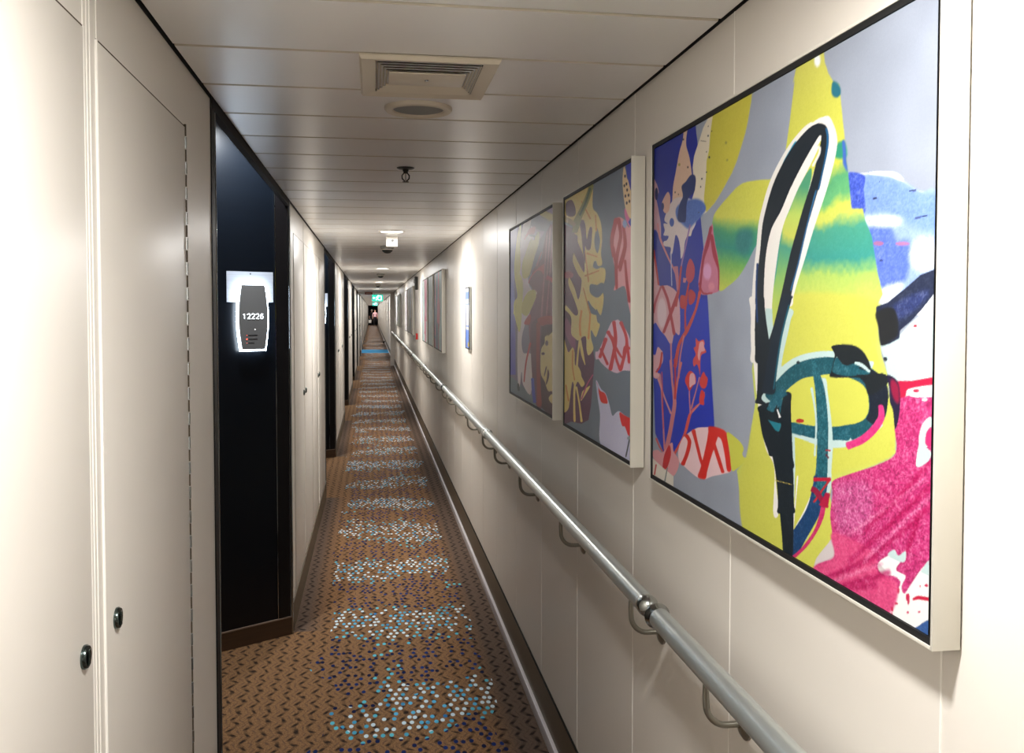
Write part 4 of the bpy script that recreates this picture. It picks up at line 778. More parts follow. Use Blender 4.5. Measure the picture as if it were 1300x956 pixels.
['P',[22,84,98],[[618.7,226.8],[637.6,238.2],[662.2,251.8],[685.9,263.4],[708.5,272.1],[730.7,276.7],[755.1,280.2],[777.9,283.7],[799.2,285.7],[823.4,285.3],[846.4,283.4],[864,280.6],[876,277],[882.9,272.4],[887,267.7],[889.5,262.7],[890.7,255.6],[890.9,248.2],[889.4,242.6],[884.9,236.9],[876.2,230.6],[857.3,224],[838.8,218.8],[849,202.4],[868.9,208.3],[893,216.6],[911.5,226.2],[925.2,237.2],[931.4,248.9],[932.9,259],[934,269],[930.7,280],[919.8,289.9],[903.4,297.7],[882.8,302.9],[859.6,306.1],[832.4,308.4],[802.4,309.3],[773.6,308],[745.9,304.9],[716.2,300],[683.7,291.6],[653.6,278.5],[627.6,263.9],[603.2,247.9],[585.5,235.2]],0,0.25,1],
['P',[20,88,106],[[842.6,219.6],[817.4,215.5],[785.1,210.7],[757.4,208],[729.3,206],[701.8,205],[672,203.9],[633,200.7],[600.7,197.7],[597.5,184.4],[629.2,186.1],[666.3,187.7],[694.6,188],[722.9,188.4],[753,189.5],[784.3,191.8],[819.3,197],[845.2,201.5]],0,0.3,1],
['P',[26,34,48],[[859.3,289.4],[870.5,284.6],[880.8,278.8],[885.4,273.6],[888.8,268.4],[891,262.9],[892.3,255.9],[892.4,249.5],[891.8,244.7],[888.9,238.7],[885.4,233.1],[909.5,227.1],[917.4,232.7],[926.8,241.1],[931.5,250.3],[933.4,258.9],[934.7,268.7],[931.9,279.6],[921.7,289.2],[906,296.5],[885.1,299.6],[868.8,300.5]],0,0.1,1],
['P',[30,36,40],[[795.3,324.4],[841,328.3],[868.8,323.8],[885,313.6],[891.5,305.3],[897,294.8],[880,301.8],[869.2,305.5],[847.3,302.7],[830.3,298.7],[817.3,305.5],[807.7,309.6],[799.6,296.8],[801,287.7],[842,286],[885.6,292],[926.1,294.9],[931.3,282.8],[891.5,265.2],[880.6,280.1],[864.3,285.6],[795.1,281],[794.9,290.3],[803.4,312.4]],0,0,1],
['P',[22,88,104],[[812.7,300.7],[841.7,299.4],[885.5,295.8],[890.8,292.4],[864.2,289.7],[818.9,288.9]],0,0.3,1],
['P',[186,214,212],[[855,303.2],[858.9,302.6],[864.2,301.8],[869.8,300.6],[876.7,298.6],[884.4,296],[890.1,294.1],[893.4,296.5],[888.4,298.9],[881.4,302.2],[874.1,304.9],[866.8,306],[860.5,306.1],[856.2,306.2]],0,0,1],
['P',[36,32,60],[[931,293.9],[952.6,288.6],[959.1,271.6],[957.9,247.1],[949.9,229.3],[944.6,251.1],[937.7,261.3],[936.3,277.7]],0,0,1],
['P',[150,24,62],[[938.4,288.9],[954.1,284.7],[958.3,268.8],[954.8,260.3],[942.3,270]],4,0,1],
['P',[222,44,122],[[912.9,254.1],[913.7,247.7],[912.4,240.1],[905,232],[893.8,222.9],[881.1,214.6],[867.2,207.2],[850.3,200.6],[835.9,195.7],[841.5,187.9],[856.9,192.7],[876.3,199.8],[892.8,208.5],[906.9,218.1],[918.9,228.7],[926.8,239.7],[925.5,249.5],[921.6,255.9]],0,0.2,1],
['P',[28,40,54],[[646.3,400],[642.3,394.2],[635.1,382.8],[622.3,361.8],[608.4,336.6],[598.3,312.7],[589.7,288.8],[580.7,261.7],[574,240.4],[617.9,241.9],[622.8,262.4],[629.5,288.6],[635.9,311.5],[643.7,334.1],[655.8,358.2],[667.3,378.7],[673.3,389.9],[676.4,395.5]],0,0,1],
['P',[24,92,112],[[662.3,381],[650.8,359.7],[637.3,332.4],[629,308.4],[622.7,286.1],[617,265.2],[613.2,250],[617.9,250.1],[622.5,265.2],[628.9,286.1],[635.3,308.3],[643.3,332],[656.3,359.2],[667.4,380.4]],0,0,1],
['P',[186,214,212],[[754.6,273.4],[766.8,255.3],[779.6,232.2],[784.2,210.6],[785.6,189.4],[786.2,169.6],[785.3,151.8],[782.9,137.6],[779.8,126.2],[777.4,118.2],[772.5,109.5],[762.5,97],[747.8,81.1],[723.6,56.1],[701.7,34.1],[724.1,33.5],[742.8,55.4],[763.7,80.3],[776.2,96.6],[785.4,109.3],[793,118.7],[798.1,128.2],[799.1,140],[798.8,153.9],[800.7,171.7],[801.5,191.8],[798.4,212.9],[793.1,234.7],[785.7,259],[779.4,278.1]],0,0,1],
['P',[186,214,212],[[736.1,260.2],[740.6,249.2],[746.8,233.5],[751.1,216.6],[751.4,198.3],[749.7,178.9],[748.4,164.7],[753.6,165.4],[754.9,179.5],[756.5,198.9],[756.3,217.4],[752.3,234.5],[746.8,250.3],[742.7,261.3]],0,0,1],
['P',[235,235,235],[[743.2,108.6],[731.5,92.5],[715.7,72.3],[697,51.6],[689.6,42.1],[690.2,55.1],[694.2,79.2],[697.8,104.2],[701.1,124.3],[697.1,123.7],[694.2,103.6],[690.2,78.5],[683.4,53.7],[683.1,37.3],[704,51.2],[721.4,72.2],[737.1,92.5],[748.8,108.6]],0,0,1],
['P',[22,92,108],[[739.2,300.7],[740.4,293],[742.5,282.5],[745.9,272.2],[749.5,260.5],[752.4,245.6],[754.7,229.4],[756.4,213.8],[757.4,198.1],[757.5,182.1],[756.9,166.3],[755.4,151.1],[753,137.2],[748.9,123.7],[745.2,113.7],[783.4,118.3],[785.2,128.1],[787.3,141.8],[788.2,155.8],[788.5,170.8],[789.1,186.5],[789,202.6],[787.7,218.3],[785.1,233.9],[781.3,249.9],[776.1,264.9],[769,276.5],[761.5,286],[754,295.3],[748.2,302.2]],0,0.35,1],
['P',[18,60,110],[[751.9,135.9],[748.2,126.1],[743.3,113.3],[739.1,102.1],[733.9,91.4],[725.8,79.9],[715.1,67.5],[701.4,54],[686.4,39.3],[672.6,24],[662.1,9.8],[658.9,-2.2],[658.8,-10.2],[677.8,-8.9],[689.9,-0.4],[704.7,11.3],[716.7,24.3],[728.3,38.1],[740.9,51.9],[753.4,66],[764.7,79.7],[774.1,93.2],[780,105.7],[784.2,117.1],[788.8,129.5],[792.3,139.1]],0,0.2,1],
['P',[22,92,112],[[757.6,135.3],[757,131.4],[756.2,126.1],[755.1,120.9],[753.5,115.6],[751.4,109.7],[749.8,105.2],[772.6,106.2],[775.9,110.7],[780.5,117.1],[784.2,123.7],[785.9,130.2],[786.6,135.9],[786.9,139.7]],0,0.3,1],
['P',[206,34,96],[[773.2,105.6],[770.9,96.4],[766.8,84],[760.8,71.2],[751.6,56.9],[736.5,40.7],[719,24.7],[699.8,10.3],[684.3,-0.3],[690.4,-2],[706.5,8.6],[726.7,23.4],[745.1,40],[761.2,56.8],[772.7,71.7],[780.5,85.4],[783.9,98.3],[784.8,107.4]],0,0.2,1],
['P',[190,40,50],[[753,97.2],[766.5,109.6],[784.6,126.3],[797.9,138.5],[793.2,139.3],[779.8,127],[761.6,110.3],[748,97.8]],0,0,1],
['P',[235,232,226],[[574.5,174.8],[591.5,161.2],[608.4,142.1],[620.5,138.7],[626.9,102.6],[637.4,55.3],[618.5,51],[620.9,122.8],[591.9,146.7]],0,0,1],
['P',[186,214,212],[[679.8,180.8],[680.7,169.4],[681.8,152.9],[682.4,133.6],[681.8,110.5],[680.5,85],[679.6,66.2],[688.3,68],[689.2,86.7],[690.5,112],[691.1,135.1],[690.5,154.4],[689.4,170.8],[688.5,182.1]],0,0,1],
['P',[24,34,42],[[558.2,214.5],[568,200.6],[580.4,183.6],[591.2,170.5],[601.1,158.4],[609.7,146.2],[617.1,133.9],[623,121.4],[627.6,108.7],[631.2,95.7],[633.7,82.3],[635.1,66.8],[635.9,54.6],[689.8,67.3],[688.8,79],[687.7,94.2],[687.2,107.9],[686.2,121.8],[683.8,135.6],[680.2,149.2],[675.2,162.8],[668.5,176.4],[659.4,189.4],[648.5,202.2],[633.5,217.7],[620.7,230.2]],0,0.12,1],
['P',[24,34,42],[[631.3,120.6],[633.5,105.1],[636.5,85.8],[639.2,69.9],[642.2,54.5],[645.9,38.7],[649.4,23.8],[651.5,10.3],[653.5,-0.7],[656.7,-7.6],[659.4,-11.7],[680,-6.7],[683.9,-0.8],[687.8,8.4],[688.3,20.3],[687.9,34.1],[687.9,49.5],[687.8,65.7],[687.4,81.2],[686.4,97],[683.9,115.9],[681.5,130.8]],0,0.1,1],
['P',[26,92,112],[[626.3,233.8],[627.6,226.7],[629.4,216.9],[630.7,209.5],[664.3,212.7],[666.6,220.3],[669.7,230.2],[671.9,237.4]],0,0.3,1],
['P',[24,34,42],[[653.1,247],[646,231.6],[638.5,210.5],[635.8,189.1],[635.6,167.3],[637.9,143.8],[640.5,125.7],[685.3,134.6],[683.3,152],[680.7,174.4],[678.2,194.7],[676.1,214],[675.4,233.3],[675.3,247.8]],0,0,1],
['P',[24,34,42],[[607.1,199.3],[634.3,223.6],[642.7,196.6]],0,0,1],
['P',[26,120,138],[[587,185.9],[601.4,185.4],[620.7,184.8],[634.9,184.3],[643,196.7],[628.6,196.8],[609.1,197],[594.6,197.1]],0,0,1],
['P',[235,235,235],[[627.1,217.3],[629.5,213.9],[632.8,209.2],[635.3,205.7],[641.9,207.5],[638.5,210.7],[634.1,215.1],[630.8,218.2]],0,0,1],
['P',[26,92,112],[[613.8,212.1],[618.9,217.2],[626,224.1],[633.9,230.4],[643.4,235.8],[654.7,241.5],[663.2,245.6],[642.5,254],[634.1,249.5],[622.1,243],[610.6,235.5],[601.9,227.2],[595.6,219.4],[591.4,214]],0,0.25,1],
['P',[24,34,42],[[561.4,204],[564.9,194.9],[569.9,182.1],[576,170],[585.2,159.1],[596.4,148],[604.8,140],[635.7,148.1],[633.7,157.6],[630.3,170.8],[622.2,183.3],[604.9,193.3],[584.2,201.1],[569.1,206.5]],0,0,1],
['P',[40,50,60],[[702.9,296.2],[701.3,294.4],[697.3,293.5],[693.3,294],[691.6,295.6],[693.3,297.3],[697.4,298.2],[701.4,297.7]],0,0,1],
['P',[186,34,30],[[717.5,211],[713.9,208.4],[704.9,206.4],[695.9,206.2],[692.2,207.9],[696.2,210.5],[705.3,212.5],[714.1,212.6]],0,0,1],
['P',[206,180,80],[[623.9,105.4],[681.4,109.6],[681.4,108.6],[623.9,104.3]],0,0,0],
['P',[190,22,52],[[749.2,127.2],[763.3,129.9],[782.3,133.5],[796.2,136.1],[796.1,141.1],[782.2,138.5],[763.2,135],[749.1,132.4]],0,0,1],
['P',[150,24,60],[[739.2,110.8],[742.4,110.6],[746.1,110.4],[749.9,109.6],[756.1,107.1],[763.5,103.6],[769.1,100.9],[779.8,106.4],[775.4,109.7],[769.1,114.2],[762.3,117.7],[754.6,119],[747.9,118.8],[744,118.5]],0,0,1],
['P',[180,22,60],[[789.7,97],[791.5,103.2],[793.9,111.7],[795.7,118.1],[783.9,117.7],[778.4,111.1],[771.1,102.3],[765.7,95.8]],0,0,1],
['P',[180,30,40],[[781.8,176.6],[785.6,176.8],[790.8,176.9],[794.7,177.1],[795.6,179.7],[791.6,179.3],[786.3,178.9],[782.5,178.6]],0,0,1],
['P',[100,20,40],[[780.9,170.4],[783.3,169.3],[786.6,167.9],[789,166.8],[792,168.4],[789.8,169.7],[787,171.3],[784.9,172.5]],0,0,1]]
ART_MIDDLE = [
['P',[88,46,74],[[-18.4,660.4],[146.4,628.6],[240.6,609.7],[350,590.3],[351.9,439],[414.4,360.5],[353.6,307.3],[385.3,263.1],[406,234.1],[390.4,183.2],[366.6,100.5],[335.6,51.2],[247.4,28.8],[103.4,17.4],[-12,-8.4],[-30.6,210.6]],0,0.05,0],
['P',[130,60,100],[[22.3,350.2],[150,296.8],[150.6,247.7],[22.8,293.3]],5,0,1],
['P',[150,60,80],[[130.9,485.4],[110.4,477.6],[59.7,475.9],[7.4,481.5],[-14,491.3],[9.2,499.2],[62.1,500.4],[112,494.4]],3,0,1],
['P',[214,186,110],[[-19.1,734.9],[169.3,739.2],[327,741.6],[379.1,739.4],[378,672.5],[430.5,647.1],[473.5,613.8],[485.5,569.7],[474.6,532.1],[486.5,500.3],[432.5,494.7],[518.3,486.9],[509.6,449.4],[443.1,440.6],[351.8,449.1],[383.2,423.2],[500.7,420.1],[477,360.8],[424.2,378],[434.5,343.7],[463.9,334.4],[444.7,314.5],[415.2,298],[363.9,316.7],[364.2,292.5],[391.4,263.3],[333.2,241.5],[307.1,259.8],[300.1,294.6],[244.4,291.4],[198.1,280.9],[155,286],[100.4,301],[99.9,350.8],[22,373],[11.4,373.2],[21.9,390.3],[149.4,359.6],[197.2,367.9],[136.6,411.5],[60.5,457.3],[73.2,479.3],[148.4,444],[201.4,408],[242.4,462.7],[195.8,485.6],[123,526.8],[135.1,553.4],[195.4,522.9],[275.8,487.6],[268.5,534.6],[194.8,581.6],[182.7,603.9],[134.3,618.8],[109.3,648.3],[19.1,673.9]],0,0.12,1],
['P',[88,46,74],[[18.6,723.6],[101,724.4],[150.5,698.4],[158,675],[116.5,670.6],[29.5,685.2]],0,0,1],
['P',[88,46,74],[[217.3,643.4],[262.8,645.2],[289.5,626.1],[307.5,583.5],[339.2,613.9],[370.5,611.1],[366.8,578.9],[350.5,552.5],[307.9,552.8],[285.9,564.6],[290.9,512.7],[263.9,545.3],[240.8,599.2]],0,0,1],
['P',[92,106,124],[[427.1,606],[454.8,581.7],[460.8,561.9],[437.9,535.4],[407.9,551.1],[401.5,581.1]],0,0,1],
['P',[92,106,124],[[392.3,511.5],[416.4,513.7],[442.3,499.1],[494,496.6],[432.6,490.8],[388.4,497.8]],0,0,1],
['P',[92,106,124],[[351.8,449.1],[433.2,445.8],[475.8,450.4],[509.7,443.7],[491.3,421.2],[429.7,410.1],[352.1,424.8]],0,0,1],
['P',[92,106,124],[[326.9,402.9],[373.4,385.8],[444,368.4],[434.3,360.6],[363.3,365.7],[320.7,386.1]],0,0,1],
['P',[190,130,50],[[405.7,644.7],[407.6,631.6],[410.3,613.5],[412.3,599.8],[430.1,598.5],[425.8,612.2],[419.9,630.5],[415.7,643.8]],2,0.3,1],
['P',[190,130,50],[[280.6,549.3],[292.5,522.9],[308.8,486.8],[320.9,459.9],[340,459.8],[325.4,486.6],[305.9,522.5],[291.5,548.9]],2,0.3,1],
['P',[190,130,50],[[450.5,486.3],[403.8,484.3],[336.5,481.4],[283.4,479.1],[290.5,474.5],[342.3,477.4],[408.2,481.2],[453.9,483.8]],2,0.3,1],
['P',[190,130,50],[[234.5,704],[266.4,684.9],[309.4,659.3],[340.9,640.5],[357.8,640.8],[324.3,659.5],[278.7,684.9],[244.6,704]],2,0.3,1],
['P',[190,130,50],[[259.8,440.9],[284.8,417.5],[318.7,385.9],[343.7,362.6],[361.9,363.8],[334.8,386.8],[297.9,418.1],[270.6,441.3]],2,0.3,1],
['P',[190,130,50],[[433.7,526.1],[399,531.3],[349.5,538.8],[311,544.6],[304.9,540.6],[344.4,535.3],[395.1,528.7],[430.6,524]],2,0.3,1],
['P',[206,140,60],[[232.1,373.4],[224.3,362.6],[213.6,346.9],[207,330.5],[209.7,314.6],[216.9,299],[222.6,287.9],[243.2,288.9],[239.9,300.1],[235.7,315.5],[234.7,330.7],[240.2,346.5],[248.5,361.9],[254.6,372.7]],2,0,1],
['P',[206,140,60],[[344.4,363.1],[337.9,342.3],[328.8,313.3],[321.9,291.3],[343.2,291.6],[348.7,313.4],[356,342.2],[361.2,362.9]],2,0,1],
['P',[128,128,60],[[340.8,741.5],[313.9,726.8],[275.4,707.7],[228.3,689.2],[180.7,672],[144.1,661.3],[118.5,650.5],[116.1,633.8],[122.3,620.6],[180,614.1],[198.6,623.5],[220.4,634.8],[233,644.5],[252.6,657.2],[293.3,675.2],[336,694.8],[367.5,715.6],[388.3,731.4]],0,0.1,1],
['P',[60,84,46],[[336.2,731.2],[321.3,721.9],[299.7,708.5],[276.4,695.5],[251.9,684.6],[225.9,674.3],[206.6,666.7],[227.5,662.3],[247.8,669.5],[275.2,679.5],[301,690.4],[324.6,703.5],[345.7,716.8],[360.2,726.1]],0,0,1],
['P',[150,130,80],[[-24.8,670.5],[4.5,664.6],[43.8,656.7],[75.8,650.1],[95.5,645.7],[113.9,641.2],[127.8,637.6],[164.6,641.2],[156.1,645.5],[141.7,652],[117.4,659.9],[79.8,668.4],[38.7,676.7],[9.3,682.5]],2,0,1],
['P',[212,182,104],[[-14.7,277.9],[28.5,256.5],[62.7,238.1],[120.9,256.3],[150.6,241.1],[155.9,204.3],[194.3,202.3],[234.1,187.7],[245.7,172.7],[286.4,154.8],[246.1,141],[194.9,152.8],[156.7,133.4],[122.1,147.1],[102.3,123.2],[82.3,82.2],[56.8,51.4],[-12.5,42.6],[-13.6,153.7]],0,0,1],
['P',[212,182,104],[[212.2,293.5],[200.8,272.1],[186.8,244.2],[176.7,221.4],[165.8,194.3],[147.5,154.3],[132.4,109.4],[133.2,61.4],[138.3,24.4],[167.5,28.2],[162.6,64.7],[161.8,111.9],[176.7,156],[194.3,195.5],[202.4,222.2],[210.2,244.7],[226,272.2],[239.6,293.5]],0,0,1],
['P',[212,182,104],[[164.2,133.5],[176,120.6],[192.5,102.4],[207.5,83.6],[218.4,65.2],[227.4,46.6],[233.7,33.1],[260.9,37.2],[253.3,50.3],[242.6,68.6],[230.5,86.8],[215.3,105.5],[199.2,123.7],[187.7,136.5]],0,0,1],
['P',[212,182,104],[[212.4,282],[218.2,270.8],[226.9,255.1],[238.4,240.2],[254.5,228.3],[272.6,218],[285.9,210.8],[294.4,211.8],[289.4,219.9],[282.3,231.3],[273.9,243.5],[262.1,258],[249.1,273.1],[239.7,283.8]],0,0,1],
['P',[212,182,104],[[242,98.2],[355.5,152.8],[268.8,132.4],[246.4,119.8]],0,0,1],
['P',[196,130,60],[[117.3,246.3],[114.8,233.2],[111.8,214.6],[112.8,196.1],[121.8,179.9],[134.7,164.7],[144.4,154],[158.8,155.7],[149.9,166.4],[138.3,181.5],[130.2,197.4],[129.4,215.5],[132.3,233.9],[134.6,246.9]],0,0,1],
['P',[196,130,60],[[15.2,126.8],[27.1,112.8],[43.2,93.6],[55.3,79.2],[73.2,81.7],[61.3,95.9],[45.3,115],[33.6,129]],0,0,1],
['P',[170,70,110],[[381,188.4],[361.5,179.7],[333.2,166.8],[304.9,152],[280.2,135.2],[256.9,117.2],[240.1,103.9],[253,104.1],[271.1,117.3],[295.8,135.2],[320.6,151.5],[347.2,166],[373.3,178.8],[391.5,187.5]],0,0,1],
['P',[38,52,160],[[717.2,742.7],[770,746],[778.9,656.3],[759.4,667.3],[733.2,700.7]],0,0,1],
['P',[222,178,140],[[697,734.2],[712.7,727.4],[725.5,704],[737.9,695.8],[759.4,669.4],[778.8,660.5],[779.8,597.3],[734.6,610.5],[707.9,639.3],[691.5,680.5],[687.9,707.3]],0,0,1],
['P',[200,100,150],[[711.1,630.3],[750,600.3],[780.1,580.5],[780.4,563.6],[735,588.9],[708.3,613.2]],0,0,1],
['P',[40,60,170],[[739.5,592.8],[779.7,605.8],[780.3,567.8]],0,0,1],
['P',[30,30,40],[[717.7,709.4],[715.4,707],[709.9,706.7],[704.3,708.7],[702,711.8],[704.4,714.2],[710,714.4],[715.5,712.4]],0,0,1],
['P',[30,30,40],[[730.3,688.3],[728.1,685.8],[722.6,685.5],[717.1,687.4],[714.9,690.5],[717.2,692.9],[722.8,693.2],[728.2,691.2]],0,0,1],
['P',[30,30,40],[[736.7,672.4],[734.5,669.9],[729,669.5],[723.6,671.4],[721.3,674.5],[723.7,676.9],[729.2,677.2],[734.6,675.3]],0,0,1],
['P',[30,30,40],[[711.8,686.5],[709.6,684],[704,683.7],[698.4,685.6],[696.1,688.7],[698.5,691.1],[704.1,691.5],[709.7,689.5]],0,0,1],
['P',[30,30,40],[[749.1,658],[746.9,655.5],[741.5,655.1],[736.1,656.9],[733.9,660],[736.2,662.4],[741.6,662.8],[747,660.9]],0,0,1],
['P',[30,30,40],[[721.6,659.3],[719.3,656.8],[713.8,656.4],[708.2,658.2],[706,661.3],[708.4,663.8],[713.9,664.1],[719.4,662.2]],0,0,1],
['P',[30,30,40],[[756.8,642.1],[754.7,639.7],[749.3,639.2],[743.9,641],[741.7,644],[744,646.5],[749.5,646.9],[754.8,645]],0,0,1],
['P',[30,30,40],[[734.2,640.6],[731.9,638.1],[726.5,637.6],[721,639.4],[718.7,642.4],[721.1,644.9],[726.6,645.3],[732,643.5]],0,0,1],
['P',[205,140,150],[[576.7,548.8],[583.3,580.4],[605.3,605.8],[647.2,614.2],[695.8,604.9],[742.7,579.6],[780.4,563.6],[783.6,362.4],[745.8,386.3],[714.3,432.3],[658.2,431.5],[608,427.2],[632.9,456.9],[601.7,505.9]],0,0,1],
['P',[165,36,46],[[612.5,615.3],[599.5,602.3],[581.4,583.4],[569.6,563.6],[572.7,545.1],[583.1,527.6],[591.3,515.3],[611.7,514.8],[608.9,526.7],[605.8,543.2],[607.7,559.7],[619.8,578.1],[636.4,596.5],[648.4,609.4]],1.5,0,1],
['P',[165,36,46],[[629.4,611.4],[646.3,591.7],[657.8,565.3],[638.2,537.8],[615.4,505.6],[617.4,464.8],[624.9,432.2],[648.3,431.8],[646.2,463.8],[648.8,503],[669.2,534.1],[686.9,562.6],[678.3,590],[664.9,609.9]],1.5,0,1],
['P',[165,36,46],[[685,588.9],[690.1,575.2],[696.4,556],[696.9,536],[685.8,515.4],[668.2,493.3],[654.6,477],[676.7,474.5],[693.3,490.4],[714.8,512],[728.1,533.2],[725.5,554.2],[715.1,573.9],[707,587.7]],1.5,0,1],
['P',[165,36,46],[[585.8,542.9],[597.7,524],[615.1,498.5],[648.4,481.4],[685.2,493.9],[708.3,516],[724.7,532.9],[700.5,536.4],[682.7,519.6],[658.2,498],[649.9,489.4],[642.4,499.2],[623.2,523.7],[609.5,542.4]],1.5,0,1],
['P',[165,36,46],[[703.8,500.1],[706.8,486.5],[711.3,467.1],[717.2,447.1],[725.3,427.7],[734.5,408.4],[741.2,394.5],[765.2,395.2],[758.8,408.9],[750,427.9],[741.8,447],[734.2,466.7],[727.3,486],[722.5,499.5]],1.5,0,1],
['P',[120,140,190],[[727.3,589.7],[721.9,582.8],[708.6,581],[695.2,585.4],[689.7,593.4],[695.4,600.3],[709,601.8],[722.2,597.3]],3,0,1],
['P',[206,170,192],[[415.8,255.5],[451.3,261],[511.7,297],[583.3,340.9],[626.2,347.8],[659.5,348.6],[715.9,328.7],[762.3,300.5],[778,254.2],[778.4,227.8],[701.8,221.4],[636.6,210.3],[549.5,216],[478.8,228.4],[451.7,236.6],[420.1,234.9]],0,0,1],
['P',[188,40,54],[[593.8,344.1],[600.5,331.1],[608.8,312.4],[610,291.2],[596.7,265.7],[575.4,236.9],[558.9,215.3],[593.4,215.6],[609.6,236.9],[630.6,265.6],[643.7,291.8],[641.5,313.9],[631.8,332.7],[624.4,345.6]],1.2,0,1],
['P',[188,40,54],[[532.4,314.2],[559.3,304.3],[589.8,289.3],[608.1,267.5],[624.7,245.1],[647.7,228.5],[665.8,217.6],[689.6,222],[670.6,232.3],[647.4,248],[630.6,269.7],[612.9,292],[586.1,308.6],[563.5,319.6]],1.2,0,1],
['P',[188,40,54],[[662.3,342.6],[681.6,330.7],[706.7,313.9],[719.5,294.7],[707.8,270.8],[683.2,243.1],[663.5,222.2],[691.7,221.9],[709.9,242.7],[733,270.5],[744.2,295.6],[731.5,316.4],[707.3,334],[689.2,346]],1.2,0,1],
['P',[188,40,54],[[637.7,294.1],[614.2,301],[580.9,310.9],[555.2,318.5],[540.9,315.3],[564.3,307.1],[594.6,296.5],[616.2,289]],1.2,0,1],
['P',[188,40,54],[[512.6,298.5],[494.7,282.5],[469.6,259.9],[450.4,242.6],[479.8,241.8],[500.8,258.8],[528.1,281],[547.5,296.7]],1.2,0,1],
['P',[188,40,54],[[616.9,275.9],[649.6,261.9],[693.6,251],[716.9,266.3],[725.5,280.1],[738.4,279.4],[758.7,277.1],[766.6,281.1],[744.2,284.6],[707.7,282.9],[695.1,266.8],[693,257.1],[668.7,266.2],[637.4,279.9]],1.2,0,1],
['P',[188,40,54],[[462.2,265],[484.7,253.3],[515.3,237.4],[537.8,225.7],[560.8,229.8],[538.7,241.4],[508.8,257.1],[486.6,268.8]],1.2,0,1],
['P',[188,40,54],[[721.2,294.4],[727.8,279.4],[736.8,258.7],[743.6,243.3],[767.6,245.5],[760.1,260.7],[750,281.1],[742.6,295.9]],1.2,0,1],
['P',[176,176,206],[[422.9,175.7],[479.8,155.9],[532.3,146.2],[568.8,121.5],[599.1,94.6],[638.2,107.8],[674.5,113.7],[762.5,102.9],[787.9,101.7],[789.8,-13.2],[721.2,-7.6],[482,-3.9],[469.3,82],[441.3,128]],0,0.03,1],
['P',[206,34,30],[[422.9,173.2],[446.8,160.4],[456.9,139.3],[480.3,119.6],[529,119.3],[550.8,125.3],[523.1,146.3],[468.3,150]],0,0,1],
['P',[206,34,40],[[668,110.3],[719.3,108.6],[787.8,103.8],[788.4,71.9],[751,62.5],[719.8,80.1],[691.2,80.9]],0,0,1],
['P',[60,66,80],[[760.2,64.1],[749.6,47.4],[734.7,24.1],[723.4,6.3],[734.1,7.4],[745.7,25.1],[761,48.4],[772,65]],0,0,1],
['P',[130,140,150],[[763.2,57.7],[759.7,54.1],[751.1,51.7],[742.4,51.7],[738.9,54.3],[742.6,57.9],[751.4,60.4],[759.9,60.2]],0,0,1]]
